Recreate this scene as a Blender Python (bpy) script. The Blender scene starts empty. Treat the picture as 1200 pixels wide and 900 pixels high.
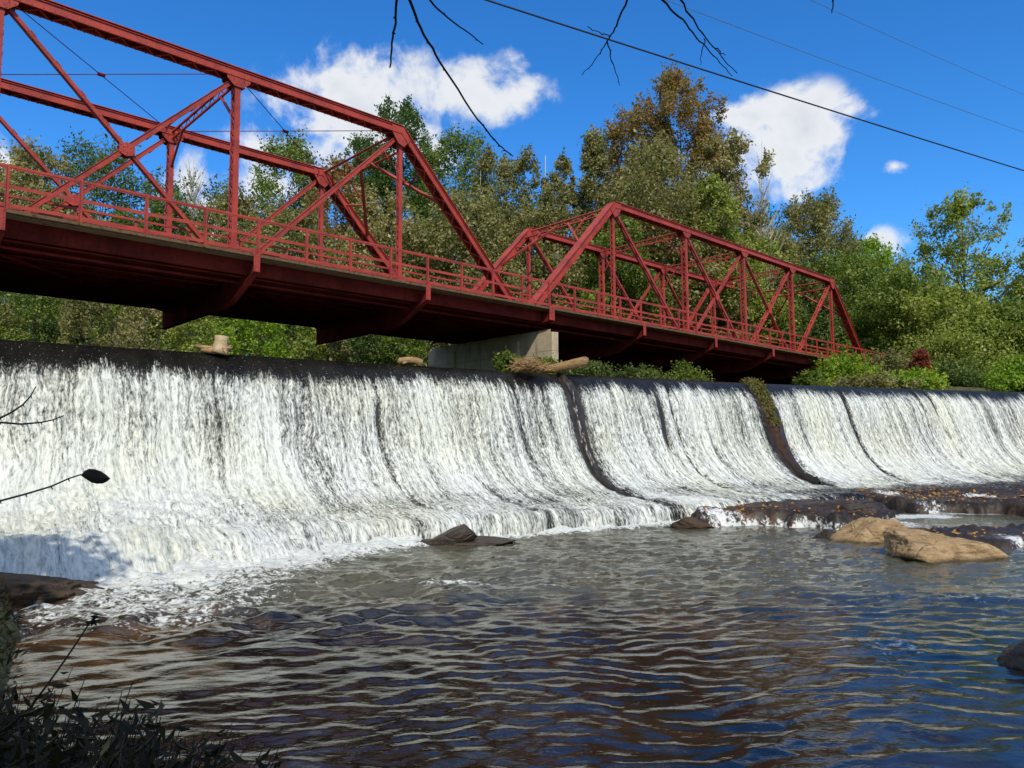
import bpy, math, random
import numpy as np
from mathutils import Matrix, Vector
scene = bpy.context.scene
COL = scene.collection
R = math.radians

# ------------------------------------------------------------------ camera
EYE = 2.3                                   # eye height above the pool (pool surface is z = 0)
FPX, PITCH, ROLL = 866.4, 0.0852, -0.0068   # focal length for a 1200 px wide picture
cam_d = bpy.data.cameras.new('camera')
cam_d.sensor_width = 36.0
cam_d.lens = FPX / 1200 * 36
cam_d.clip_start = 0.05
cam_d.clip_end = 3000
cam = bpy.data.objects.new('camera', cam_d)
COL.objects.link(cam)
cam.matrix_world = Matrix.Translation((0, 0, EYE)) @ Matrix.Rotation(math.pi / 2 + PITCH, 4, 'X') @ Matrix.Rotation(ROLL, 4, 'Z')
scene.camera = cam

# ------------------------------------------------------------------ view, sun, sky
scene.view_settings.view_transform = 'Standard'
scene.view_settings.look = 'None'
scene.view_settings.gamma = 1
scene.view_settings.exposure = 0.0
scene.cycles.max_bounces = 8
scene.cycles.diffuse_bounces = 3
scene.cycles.glossy_bounces = 4
scene.cycles.transmission_bounces = 4
scene.cycles.transparent_max_bounces = 6
scene.cycles.caustics_reflective = False
scene.cycles.caustics_refractive = False
SUN_H = Vector((0.19, -0.98)).normalized()    # horizontal direction towards the sun
SUN_EL = R(44)
sun_dir = Vector((SUN_H.x * math.cos(SUN_EL), SUN_H.y * math.cos(SUN_EL), math.sin(SUN_EL)))
sl = bpy.data.lights.new('sun', 'SUN')
sl.energy = 3.7
sl.angle = R(0.5)
sl.color = (1.0, 0.92, 0.79)
so = bpy.data.objects.new('sun', sl)
COL.objects.link(so)
so.rotation_euler = (-sun_dir).to_track_quat('-Z', 'Y').to_euler()

world = bpy.data.worlds.new('World')
scene.world = world
world.use_nodes = True
wt = world.node_tree
wt.nodes.clear()


class NT:
    """small helper to wire node trees"""
    def __init__(s, tree): s.t = tree
    def n(s, typ, **kw):
        nd = s.t.nodes.new(typ)
        for k, v in kw.items():
            if k == 'ins':
                for kk, vv in v.items():
                    if isinstance(vv, bpy.types.NodeSocket): s.t.links.new(vv, nd.inputs[kk])
                    else: nd.inputs[kk].default_value = vv
            else: setattr(nd, k, v)
        return nd
    def math(s, op, a, b=0.0, c=None, clamp=False):
        nd = s.t.nodes.new('ShaderNodeMath'); nd.operation = op; nd.use_clamp = clamp
        for i, v in enumerate((a, b, c)):
            if v is None: continue
            if isinstance(v, bpy.types.NodeSocket): s.t.links.new(v, nd.inputs[i])
            else: nd.inputs[i].default_value = v
        return nd.outputs[0]
    def mix(s, fac, a, b, blend='MIX'):
        nd = s.t.nodes.new('ShaderNodeMix'); nd.data_type = 'RGBA'; nd.blend_type = blend
        for i, v in ((0, fac), (6, a), (7, b)):
            if isinstance(v, bpy.types.NodeSocket): s.t.links.new(v, nd.inputs[i])
            elif i == 0: nd.inputs[0].default_value = v
            else: nd.inputs[i].default_value = (*v, 1)
        return nd.outputs[2]
    def noise(s, vec, scale=1, detail=3, rough=.5, dist=0, dim='3D'):
        nd = s.t.nodes.new('ShaderNodeTexNoise'); nd.noise_dimensions = dim
        if vec is not None: s.t.links.new(vec, nd.inputs['Vector'])
        nd.inputs['Scale'].default_value = scale; nd.inputs['Detail'].default_value = detail
        nd.inputs['Roughness'].default_value = rough; nd.inputs['Distortion'].default_value = dist
        return nd.outputs[0]
    def ramp(s, fac, stops, interp='LINEAR'):
        nd = s.t.nodes.new('ShaderNodeValToRGB'); cr = nd.color_ramp; cr.interpolation = interp
        while len(cr.elements) < len(stops): cr.elements.new(.5)
        for e, (p, c) in zip(cr.elements, stops):
            e.position = p; e.color = (*c, 1) if len(c) == 3 else c
        s.t.links.new(fac, nd.inputs[0]); return nd.outputs[0]
    def sstep(s, v, a, b):
        nd = s.t.nodes.new('ShaderNodeMapRange'); nd.interpolation_type = 'SMOOTHSTEP'
        s.t.links.new(v, nd.inputs[0]); nd.inputs[1].default_value = a; nd.inputs[2].default_value = b
        return nd.outputs[0]
    def scale(s, vec, sc, off=(0, 0, 0)):
        nd = s.t.nodes.new('ShaderNodeMapping'); s.t.links.new(vec, nd.inputs[0])
        nd.inputs['Scale'].default_value = sc; nd.inputs['Location'].default_value = off
        return nd.outputs[0]


W = NT(wt)
sky = W.n('ShaderNodeTexSky', sky_type='NISHITA', sun_disc=False)
sky.sun_elevation = SUN_EL
sky.sun_rotation = math.atan2(SUN_H.x, SUN_H.y)
sky.air_density = 1.0; sky.dust_density = 0.2; sky.ozone_density = 3.0; sky.altitude = 300
hs = W.n('ShaderNodeHueSaturation', ins={'Saturation': 1.28, 'Value': 1.0, 'Color': sky.outputs[0]})
blue = W.mix(1.0, hs.outputs[0], (0.66, 1.08, 1.36), 'MULTIPLY')
# clouds: fixed to compass directions, shaped by noise on the direction vector
tc = W.n('ShaderNodeTexCoord')
sep = W.n('ShaderNodeSeparateXYZ', ins={0: tc.outputs['Generated']})
dx, dy, dz = sep.outputs
fwd = W.math('MAXIMUM', dy, 0.05)
px_ = W.math('DIVIDE', dx, fwd)
pz_ = W.math('DIVIDE', dz, fwd)
nz1 = W.noise(tc.outputs['Generated'], 9, 10, .60, .25)
nz2 = W.noise(tc.outputs['Generated'], 4.2, 4, .5, .2)
# azimuth-slope centre, half sizes, strength  (tan units east and up)
CLOUDS = [(-.19, .475, .15, .085, 1.0), (-.08, .485, .15, .06, 1.0), (.02, .50, .06, .055, .95), (-.245, .51, .07, .06, .9),
          (-.45, .365, .10, .05, .8), (-.40, .33, .12, .06, .95), (-.30, .41, .12, .05, .75), (-.33,.36,.12,.05,.8),
          (.415, .44, .08, .065, 1.05), (.38, .395, .09, .07, 1.0), (.47, .465, .045, .025, .7), (.34, .46, .08, .03, .8),
          (.30, .40, .07, .05, .9), (.535, .385, .022, .014, .62), (.505, .275, .04, .025, .9), (.48, .24, .05, .03, .9),
          (-.10, .40, .06, .04, .7), (-.42, .90, .30, .16, 1.1), (-.02, 1.02, .30, .18, 1.1), (-.9, .4, .3, .1, .9), (1.2, .45, .35, .12, .9), (.6, 1.3, .3, .15, .8), (-.7, 1.1, .25, .15, .8)]  # the two strong high ones are unseen, added to grey the pool's reflections
dens = None
for cx, cz, ax, az, st in CLOUDS:
    a = W.math('DIVIDE', W.math('SUBTRACT', px_, cx), ax)
    b = W.math('DIVIDE', W.math('SUBTRACT', pz_, cz), az)
    d = W.math('SQRT', W.math('ADD', W.math('MULTIPLY', a, a), W.math('MULTIPLY', b, b)))
    m = W.math('MULTIPLY', W.math('SUBTRACT', 1.25, d, clamp=False), st)
    dens = m if dens is None else W.math('MAXIMUM', dens, m)
dn = W.math('ADD', W.math('MULTIPLY', dens, .64), W.math('MULTIPLY', W.math('SUBTRACT', nz1, .5), 2.4))
dn = W.math('ADD', dn, W.math('MULTIPLY', W.math('SUBTRACT', nz2, .5), .9))
front = W.sstep(dy, .03, .12)
cmask = W.math('MULTIPLY', W.sstep(dn, .12, .52), front)
# unseen broken cloud added overhead and behind, to make the fill light less blue
nb1 = W.noise(tc.outputs['Generated'], 2.6, 8, .58, .3)
back = W.math('MULTIPLY', W.sstep(nb1, .40, .54), W.math('MAXIMUM', W.math('SUBTRACT', 1, W.sstep(dy, -.15, .12)), W.sstep(dz, .72, .86)))
back = W.math('MULTIPLY', back, W.sstep(dz, .02, .12))
cmask = W.math('MAXIMUM', W.math('MULTIPLY', cmask, W.sstep(dens, -.2, .35)), back)
ccol = W.ramp(W.math('ADD', W.math('MULTIPLY', dn, .6), W.math('MULTIPLY', nz2, .5)), [(.25, (4.4, 4.9, 5.5)), (.55, (5.9, 6.0, 6.1)), (.85, (4.8, 5.0, 5.3))])
out_c = W.mix(W.math('MULTIPLY', cmask, .93), blue, ccol)
bg = W.n('ShaderNodeBackground', ins={'Color': out_c, 'Strength': 0.15})
wo = W.n('ShaderNodeOutputWorld', ins={'Surface': bg.outputs[0]})

# ------------------------------------------------------------------ geometry helpers
_c, _s = math.cos(ROLL), math.sin(ROLL)


def ray(x, y):
    ux, uy = x - 600, y - 450
    X = (_c * ux + _s * uy) / FPX
    h = -(-_s * ux + _c * uy) / FPX
    return np.array([X, math.cos(PITCH) - h * math.sin(PITCH), math.sin(PITCH) + h * math.cos(PITCH)])


def at_z(x, y, z):                     # where the sight line meets a height
    r = ray(x, y); q = r * (z - EYE) / r[2]; q[2] += EYE; return q


def at_y(x, y, Y):                     # where it meets a distance
    r = ray(x, y); q = r * Y / r[1]; q[2] += EYE; return q


BA, BD = 0.811, 19.9044                # bridge azimuth and offset
BT = np.array([math.sin(BA), math.cos(BA)]); BN = np.array([-math.cos(BA), math.sin(BA)])
BROT = math.atan2(BT[1], BT[0])
DECK = 5.5 + EYE


def bxy(u, v): return (BD + v) * BN + u * BT


def hash3(ix, iy, iz, seed):
    h = (ix.astype(np.int64) * 374761393 + iy.astype(np.int64) * 668265263 + iz.astype(np.int64) * 2147483647 + seed * 1274126177) & 0xFFFFFFFF
    h = ((h ^ (h >> 13)) * 1274126177) & 0xFFFFFFFF
    h = ((h ^ (h >> 16)) * 2246822519) & 0xFFFFFFFF
    return ((h ^ (h >> 15)) & 0xFFFFFF) / float(0xFFFFFF) * 2 - 1


def vnoise(x, y, z=None, seed=0):
    if z is None: z = np.zeros_like(x)
    ix, iy, iz = np.floor(x), np.floor(y), np.floor(z)
    fx, fy, fz = x - ix, y - iy, z - iz
    fx = fx * fx * fx * (fx * (fx * 6 - 15) + 10); fy = fy * fy * fy * (fy * (fy * 6 - 15) + 10); fz = fz * fz * (3 - 2 * fz)
    ix, iy, iz = ix.astype(np.int64), iy.astype(np.int64), iz.astype(np.int64)
    r = 0
    for a in (0, 1):
        for b in (0, 1):
            w = (fx if a else 1 - fx) * (fy if b else 1 - fy)
            r = r + w * ((1 - fz) * hash3(ix + a, iy + b, iz, seed) + fz * hash3(ix + a, iy + b, iz + 1, seed))
    return r


def fbm(x, y, z=None, oct=4, seed=0, gain=.5):
    t = 0; amp = 1; f = 1
    for o in range(oct):
        t = t + amp * vnoise(x * f + o * 17.3, y * f - o * 9.1, None if z is None else z * f, seed + o)
        amp *= gain; f *= 2.03
    return t


def sm(x, a, b):
    t = np.clip((x - a) / (b - a), 0, 1); return t * t * (3 - 2 * t)


def mesh_obj(name, V, F, mat=None, parent=None, smooth=False, off=(0, 0, 0), attrs=None, uv=None):
    """V (n,3); F an int array (m,k) or a list of tuples"""
    me = bpy.data.meshes.new(name)
    V = np.asarray(V, np.float32) - np.asarray(off, np.float32)
    if isinstance(F, np.ndarray):
        m, k = F.shape
        me.vertices.add(len(V)); me.vertices.foreach_set('co', V.ravel())
        me.loops.add(m * k); me.loops.foreach_set('vertex_index', F.astype(np.int32).ravel())
        me.polygons.add(m)
        me.polygons.foreach_set('loop_start', np.arange(0, m * k, k, dtype=np.int32))
        me.polygons.foreach_set('loop_total', np.full(m, k, np.int32))
        me.update(calc_edges=True)
    else:
        me.from_pydata([tuple(map(float, v)) for v in V], [], F); me.update()
    if smooth: me.polygons.foreach_set('use_smooth', np.ones(len(me.polygons), bool))
    if attrs:
        for k_, a in attrs.items():
            at = me.attributes.new(k_, 'FLOAT', 'POINT'); at.data.foreach_set('value', np.asarray(a, np.float32).ravel())
    if uv is not None:
        ul = me.uv_layers.new(name='UVMap')
        li = np.empty(len(me.loops), np.int32); me.loops.foreach_get('vertex_index', li)
        ul.data.foreach_set('uv', np.asarray(uv, np.float32)[li].ravel())
    o = bpy.data.objects.new(name, me)
    if mat: me.materials.append(mat)
    COL.objects.link(o)
    if parent: o.parent = parent
    return o


def tag(o, label, cat, group=None):
    o['label'] = label; o['category'] = cat
    if group: o['group'] = group
    return o


def thing(name, loc, label, cat, group=None, rz=0):
    o = bpy.data.objects.new(name, None); COL.objects.link(o)
    o.empty_display_size = .3
    o.location = tuple(map(float, loc)); o.rotation_euler = (0, 0, rz)
    return tag(o, label, cat, group)


def struct(o): o['kind'] = 'structure'; return o


class MB:
    def __init__(s): s.V = []; s.F = []; s.nv = 0
    def add(s, V, F):
        s.V.extend([tuple(v) for v in V]); s.F.extend([tuple(i + s.nv for i in f) for f in F]); s.nv += len(V)
    def bar(s, p, q, w, h, up=(0, 0, 1)):
        """box along p-q: w across, h along 'up'"""
        p, q = Vector(p), Vector(q); d = (q - p).normalized(); up = Vector(up)
        a = d.cross(up)
        if a.length < 1e-4: a = d.cross(Vector((1, 0, 0)))
        a.normalize(); b = a.cross(d).normalized()
        a *= w / 2; b *= h / 2
        s.add([p - a - b, p + a - b, p + a + b, p - a + b, q - a - b, q + a - b, q + a + b, q - a + b],
              [(0, 1, 2, 3), (7, 6, 5, 4), (0, 4, 5, 1), (1, 5, 6, 2), (2, 6, 7, 3), (3, 7, 4, 0)])
    def box(s, c, sz):
        x, y, z = c; a, b, d = sz[0] / 2, sz[1] / 2, sz[2] / 2
        s.add([(x - a, y - b, z - d), (x + a, y - b, z - d), (x + a, y + b, z - d), (x - a, y + b, z - d),
               (x - a, y - b, z + d), (x + a, y - b, z + d), (x + a, y + b, z + d), (x - a, y + b, z + d)],
              [(3, 2, 1, 0), (4, 5, 6, 7), (0, 1, 5, 4), (1, 2, 6, 5), (2, 3, 7, 6), (3, 0, 4, 7)])
    def prism(s, poly, axis, lo, hi):
        """polygon (2-D) pushed along an axis index"""
        def P(a, b, c):
            r = [0, 0, 0]; o = [i for i in range(3) if i != axis]; r[o[0]] = a; r[o[1]] = b; r[axis] = c; return tuple(r)
        n = len(poly)
        s.add([P(a, b, lo) for a, b in poly] + [P(a, b, hi) for a, b in poly],
              [tuple(range(n)), tuple(range(2 * n - 1, n - 1, -1))] + [(i, i + n, (i + 1) % n + n, (i + 1) % n) for i in range(n)])
    def tube(s, pts, rad, sides=6):
        pts = [Vector(p) for p in pts]; n = len(pts)
        if not hasattr(rad, '__len__'): rad = [rad] * n
        base = s.nv; V = []; ref = None
        for i, p in enumerate(pts):
            d = (pts[min(i + 1, n - 1)] - pts[max(i - 1, 0)])
            d = d.normalized() if d.length > 1e-9 else Vector((0, 0, 1))
            if ref is None: ref = d.orthogonal().normalized()
            a = (ref - d * ref.dot(d)); a = a.normalized() if a.length > 1e-6 else d.orthogonal().normalized()
            ref = a; b = d.cross(a)
            for k in range(sides):
                t = 2 * math.pi * k / sides
                V.append(p + (a * math.cos(t) + b * math.sin(t)) * rad[i])
        F = []
        for i in range(n - 1):
            for k in range(sides):
                F.append((i * sides + k, i * sides + (k + 1) % sides, (i + 1) * sides + (k + 1) % sides, (i + 1) * sides + k))
        F.append(tuple(range(sides - 1, -1, -1))); F.append(tuple((n - 1) * sides + k for k in range(sides)))
        s.add(V, F)
    def rivet(s, c, nrm, r=.022):
        c, nrm = Vector(c), Vector(nrm).normalized(); a = nrm.orthogonal().normalized(); b = nrm.cross(a)
        V = [c + (a * math.cos(k * math.pi / 3) + b * math.sin(k * math.pi / 3)) * r for k in range(6)]
        V += [c + nrm * r * .7 + (a * math.cos(k * math.pi / 3) + b * math.sin(k * math.pi / 3)) * r * .55 for k in range(6)]
        s.add(V, [(k, (k + 1) % 6, (k + 1) % 6 + 6, k + 6) for k in range(6)] + [tuple(range(6, 12))])
    def build(s, name, mat, parent=None, smooth=False, off=(0, 0, 0)):
        return mesh_obj(name, s.V, s.F, mat, parent, smooth, off)


# ------------------------------------------------------------------ materials
def new_mat(name):
    m = bpy.data.materials.new(name); m.use_nodes = True; m.node_tree.nodes.clear(); return m, NT(m.node_tree)


def finish(t, bsdf_out):
    t.n('ShaderNodeOutputMaterial', ins={'Surface': bsdf_out})


def pbr(t, col, rough=.6, bump=None, bstr=.3, bdist=.02, spec=.5, **kw):
    ins = {'Base Color': col if isinstance(col, bpy.types.NodeSocket) else (*col, 1), 'Roughness': rough, 'Specular IOR Level': spec}
    if bump is not None:
        b = t.n('ShaderNodeBump', ins={'Height': bump, 'Strength': bstr, 'Distance': bdist}); ins['Normal'] = b.outputs[0]
    ins.update(kw)
    return t.n('ShaderNodeBsdfPrincipled', ins=ins).outputs[0]


def objco(t): return t.n('ShaderNodeTexCoord').outputs['Object']


def attr(t, name): return t.n('ShaderNodeAttribute', attribute_name=name).outputs['Fac']


def simple(name, stops, scale, rough=.8, detail=5, bstr=.4, bdist=.02, stretch=(1, 1, 1), spec=.4, nrough=.6):
    m, t = new_mat(name); v = t.scale(objco(t), stretch)
    n = t.noise(v, scale, detail, nrough); n2 = t.noise(v, scale * 5, 3, .6)
    c = t.ramp(n, stops)
    finish(t, pbr(t, c, rough, t.math('ADD', n, t.math('MULTIPLY', n2, .4)), bstr, bdist, spec)); return m


def paint_mat(name, base, dark, rust, spec=.35):
    m, t = new_mat(name); v = objco(t)
    a = t.noise(v, 1.3, 5, .65); b = t.noise(v, 14, 4, .7); st = t.noise(t.scale(v, (9, 9, .8)), 1, 4, .6)
    c = t.mix(t.sstep(a, .35, .7), base, dark)
    c = t.mix(t.math('MULTIPLY', t.sstep(st, .50, .72), .7), c, dark)
    c = t.mix(t.math('MULTIPLY', t.sstep(t.math('ADD', b, t.math('MULTIPLY', a, .4)), .74, .90), .85), c, rust)
    finish(t, pbr(t, c, .55, b, .15, .01, spec)); return m


M = {}
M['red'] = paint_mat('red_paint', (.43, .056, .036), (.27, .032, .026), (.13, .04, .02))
M['red_dark'] = paint_mat('red_paint_shaded', (.19, .028, .024), (.10, .017, .015), (.05, .02, .014), 0)  # same red paint with the under-deck shade put into the colour
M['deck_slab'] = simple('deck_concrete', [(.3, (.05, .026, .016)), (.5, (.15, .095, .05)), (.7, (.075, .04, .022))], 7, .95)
M['soffit'] = simple('soffit_shaded', [(.3, (.05, .020, .016)), (.7, (.10, .04, .03))], 2, .9)  # deck underside, its shade put into a dark red-brown
M['pier'] = None
m, t = new_mat('pier_concrete'); v = objco(t)
a = t.noise(v, 1.2, 6, .65); st = t.noise(t.scale(v, (5, 5, .35)), 1, 5, .6); b = t.noise(v, 22, 3, .6)
c = t.ramp(a, [(.3, (.34, .27, .17)), (.55, (.52, .43, .29)), (.75, (.40, .30, .18))])
c = t.mix(t.math('MULTIPLY', t.sstep(st, .52, .72), .7), c, (.14, .11, .075))
sepz = t.n('ShaderNodeSeparateXYZ', ins={0: v}).outputs[2]
lift = t.math('FRACT', t.math('MULTIPLY', sepz, 1.15))
line = t.math('LESS_THAN', lift, .03)
c = t.mix(t.math('MULTIPLY', line, .5), c, (.10, .08, .055))
finish(t, pbr(t, c, .92, t.math('ADD', t.math('ADD', a, t.math('MULTIPLY', b, .25)), t.math('MULTIPLY', line, -.4)), .5, .02)); M['pier'] = m
M['conc_wet'] = simple('wet_dark_concrete', [(.3, (.012, .010, .009)), (.55, (.03, .025, .022)), (.75, (.05, .04, .03))], 2.5, .35, spec=.5, bdist=.03)
M['bark'] = simple('bark', [(.3, (.05, .038, .028)), (.7, (.13, .10, .075))], 3, .95, stretch=(4, 4, .6), bdist=.04)
M['bark_pale'] = simple('pale_bark', [(.3, (.30, .27, .23)), (.6, (.48, .45, .40)), (.8, (.22, .19, .15))], 3, .9, stretch=(3, 3, .8))
M['twig'] = simple('twig_bark', [(.3, (.020, .016, .014)), (.7, (.045, .034, .028))], 20, .9)
M['drift'] = simple('driftwood', [(.3, (.10, .055, .025)), (.5, (.32, .20, .095)), (.7, (.44, .31, .17))], 5, .85, stretch=(1, 1, 4), bdist=.03)
M['drift_pale'] = simple('sawn_driftwood', [(.3, (.38, .27, .15)), (.7, (.55, .43, .27))], 6, .85, bdist=.02)
M['thatch'] = simple('flood_wrack', [(.3, (.10, .05, .022)), (.5, (.28, .165, .07)), (.7, (.40, .28, .14))], 7, .95, stretch=(1, 1, 6), bdist=.05)
M['cable'] = simple('cable_rubber', [(.3, (.010, .010, .012)), (.7, (.018, .018, .02))], 5, .6)
M['wire'] = simple('wire_steel', [(.3, (.10, .13, .18)), (.7, (.14, .17, .22))], 5, .5)

# rocks
def rock_mat(name, stops, wet=0.0, rough=.85):
    m, t = new_mat(name); v = objco(t)
    a = t.noise(v, 1.6, 7, .62, .6); b = t.noise(t.scale(v, (1, 1, 3.5)), 7, 5, .65, .3)
    cr = t.n('ShaderNodeTexVoronoi', feature='DISTANCE_TO_EDGE', ins={'Vector': t.scale(v, (.9, 1.3, 1.6)), 'Scale': 1.1}).outputs['Distance']
    crack = t.sstep(cr, .0, .03)
    c = t.ramp(t.math('ADD', t.math('MULTIPLY', a, .65), t.math('MULTIPLY', b, .35)), stops)
    c = t.mix(t.math('MULTIPLY', t.math('MULTIPLY', t.math('SUBTRACT', 1, crack), t.sstep(a, .5, .62)), .6), c, (.03, .022, .015))
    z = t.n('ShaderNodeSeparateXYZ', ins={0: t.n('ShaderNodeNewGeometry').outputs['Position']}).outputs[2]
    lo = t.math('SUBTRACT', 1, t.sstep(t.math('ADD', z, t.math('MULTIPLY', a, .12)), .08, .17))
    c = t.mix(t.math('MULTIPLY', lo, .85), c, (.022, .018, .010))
    pits = t.noise(v, 26, 4, .7)
    c = t.mix(t.math('MULTIPLY', t.sstep(pits, .52, .68), .45), c, (.05, .034, .02))
    streak = t.noise(t.scale(v, (.7, 3.0, 3.0), (4, 0, 0)), 2.2, 5, .65, .6)
    c = t.mix(t.math('MULTIPLY', t.sstep(streak, .54, .66), .6), c, (.085, .050, .026))
    h = t.math('ADD', t.math('ADD', a, t.math('MULTIPLY', b, .6)), t.math('ADD', t.math('MULTIPLY', crack, .25), t.math('MULTIPLY', pits, .25)))
    finish(t, pbr(t, c, rough, h, .8, .07, .4)); return m
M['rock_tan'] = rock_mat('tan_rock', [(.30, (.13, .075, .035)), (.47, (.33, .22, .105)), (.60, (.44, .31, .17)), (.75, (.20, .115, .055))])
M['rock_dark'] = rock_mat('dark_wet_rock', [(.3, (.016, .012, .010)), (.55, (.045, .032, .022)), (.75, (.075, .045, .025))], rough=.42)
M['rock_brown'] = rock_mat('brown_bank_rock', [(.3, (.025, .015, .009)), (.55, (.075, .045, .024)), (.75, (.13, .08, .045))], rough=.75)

# ground
m, t = new_mat('ground_soil'); v = objco(t)
a = t.noise(v, .25, 6, .65); b = t.noise(v, 3.0, 5, .7)
c = t.ramp(b, [(.3, (.03, .024, .012)), (.5, (.06, .055, .02)), (.7, (.08, .085, .03))])
c = t.mix(t.sstep(a, .4, .65), c, (.045, .07, .018))
finish(t, pbr(t, c, .95, b, .8, .15)); M['ground'] = m


def leaf_mat(name, cols, transl=.42, seedcol=None):
    """leaf colour differs leaf by leaf"""
    m, t = new_mat(name)
    g = t.n('ShaderNodeNewGeometry')
    rnd = g.outputs['Random Per Island']
    n = t.noise(objco(t), .55, 3, .6)
    k = t.math('ADD', t.math('MULTIPLY', rnd, .62), t.math('MULTIPLY', t.sstep(n, .3, .7), .38))
    c = t.ramp(k, [(i / (len(cols) - 1), cc) for i, cc in enumerate(cols)])
    d = t.n('ShaderNodeBsdfPrincipled', ins={'Base Color': c, 'Roughness': .5, 'Specular IOR Level': .35}).outputs[0]
    tr = t.n('ShaderNodeBsdfTranslucent', ins={'Color': t.mix(1.0, c, (1.25, 1.25, .55), 'MULTIPLY')}).outputs[0]
    finish(t, t.n('ShaderNodeMixShader', ins={0: transl, 1: d, 2: tr}).outputs[0]); return m


LEAF = {
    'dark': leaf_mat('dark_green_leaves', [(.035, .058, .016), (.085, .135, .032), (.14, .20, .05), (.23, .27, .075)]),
    'mid': leaf_mat('mid_green_leaves', [(0.045, 0.078, 0.015), (0.114, 0.177, 0.029), (0.206, 0.269, 0.048), (0.349, 0.352, 0.073)]),
    'olive': leaf_mat('olive_coloured_leaves', [(.060, .066, .022), (.17, .17, .060), (.31, .29, .115), (.46, .41, .20)]),
    'yellow': leaf_mat('yellow_green_leaves', [(.085, .125, .022), (.20, .265, .045), (.34, .39, .085), (.46, .43, .12)]),
    'bright': leaf_mat('bright_green_leaves', [(0.061, 0.120, 0.013), (0.175, 0.306, 0.025), (0.308, 0.445, 0.036), (0.494, 0.500, 0.048)]),
    'gold': leaf_mat('gold_coloured_leaves', [(.065, .058, .018), (.17, .145, .042), (.29, .20, .060), (.38, .205, .070), (.20, .20, .060)]),
    'pine': leaf_mat('pine_needles', [(.028, .055, .014), (.060, .110, .024), (.10, .165, .036), (.16, .22, .05)]),
    'grey': leaf_mat('grey_olive_leaves', [(0.102, 0.102, 0.043), (0.247, 0.232, 0.097), (0.412, 0.352, 0.162), (0.550, 0.483, 0.243)]),
    'red': leaf_mat('red_leaves', [(.09, .02, .012), (.22, .045, .028), (.28, .09, .04), (.16, .10, .03)]),
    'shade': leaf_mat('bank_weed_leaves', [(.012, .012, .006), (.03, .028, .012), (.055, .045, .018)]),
}
M['moss'] = leaf_mat('moss_tufts', [(.05, .06, .012), (.11, .12, .02), (.18, .17, .035), (.12, .05, .02)])
M['litter'] = leaf_mat('leaf_litter_colours', [(.16, .05, .015), (.34, .12, .02), (.5, .28, .03), (.22, .09, .03), (.55, .36, .04)], .1)

# ------------------------------------------------------------------ the dam line
CK = (-0.005423, 0.608175, 26.400004)


def crest_y(X): return CK[0] * X * X + CK[1] * X + CK[2]


def dam_rs(X, Y):
    """distance downstream of the crest (r) and the crest point's X"""
    x0 = np.array(X, float)
    for _ in range(6):
        mm = 2 * CK[0] * x0 + CK[1]
        x0 = x0 + ((X - x0) + (Y - crest_y(x0)) * mm) / (1 + mm * mm)
    mm = 2 * CK[0] * x0 + CK[1]
    r = ((X - x0) * mm - (Y - crest_y(x0))) / np.sqrt(1 + mm * mm)
    return r, x0


PROF = [(-.55, 4.93), (-.3, 5.0), (0, 5.0), (.3, 4.86), (.55, 4.6), (.78, 4.25), (1.0, 3.72), (1.3, 2.85), (1.62, 2.18), (2.05, 1.62), (2.6, 1.17), (3.3, .86), (4.1, .68), (5.0, .58), (5.85, .52)]
pr = np.array(PROF)
tt = np.arange(len(pr)); td = np.linspace(0, len(pr) - 1, 600)
def cat(c):
    out = []
    for x in td:
        i = min(int(x), len(pr) - 2); f = x - i
        p0, p1, p2, p3 = c[max(i - 1, 0)], c[i], c[i + 1], c[min(i + 2, len(pr) - 1)]
        out.append(.5 * (2 * p1 + (p2 - p0) * f + (2 * p0 - 5 * p1 + 4 * p2 - p3) * f * f + (3 * p1 - p0 - 3 * p2 + p3) * f ** 3))
    return np.array(out)
PR_, PZ_ = cat(pr[:, 0]), cat(pr[:, 1])
PL_ = np.concatenate([[0], np.cumsum(np.hypot(np.diff(PR_), np.diff(PZ_)))])
L0 = np.interp(0, PR_, PL_)           # arc length where r = 0

# ------------------------------------------------------------------ terrain
def y_edge(X): return np.interp(X, [-40, -14, -9, -6.3, -4.6, -2.8, -1, 3, 12, 30], [18, 16.5, 13.2, 10.4, 7.6, 5.0, 4.3, 3.8, 3.2, 1.0])


def q_bank(X): return np.interp(X, [-80, -30, -12, 0, 9, 14, 18, 24, 40], [30, 24, 19, 16, 14, 9, 4.5, 2.2, 1.5])


def terrain(X, Y):
    X = np.asarray(X, float); Y = np.asarray(Y, float)
    r, xc = dam_rs(X, Y); q = -r
    qb = q_bank(xc)
    up = 3.0 + 2.45 * sm(q - qb, -.8, .8) + np.clip(q - qb - 6, 0, 70) * .06
    dn = -1.0 + np.zeros_like(X)
    nb = y_edge(X) - Y
    dn = dn + sm(nb, -.5, 1.6) * 1.65 + sm(nb, 1.5, 7) * .25 + sm(nb, 6, 30) * 3 * sm(-X, 4, 12)
    dn = np.maximum(dn, -1 + 7.0 * sm(X - .15 * (30 - Y), 24, 33))
    dn = np.maximum(dn, -1 + 7.0 * sm(-X, 22, 30))
    k = sm(r, .4, 2.4)
    h = up * (1 - k) + dn * k
    return h + .10 * fbm(X * .5, Y * .5, oct=3, seed=3) * sm(h, -.5, 1)


def grid_faces(nx, ny):
    i = np.arange(nx - 1)[None, :] + np.arange(ny - 1)[:, None] * nx
    return np.stack([i, i + 1, i + nx + 1, i + nx], -1).reshape(-1, 4)


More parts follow.
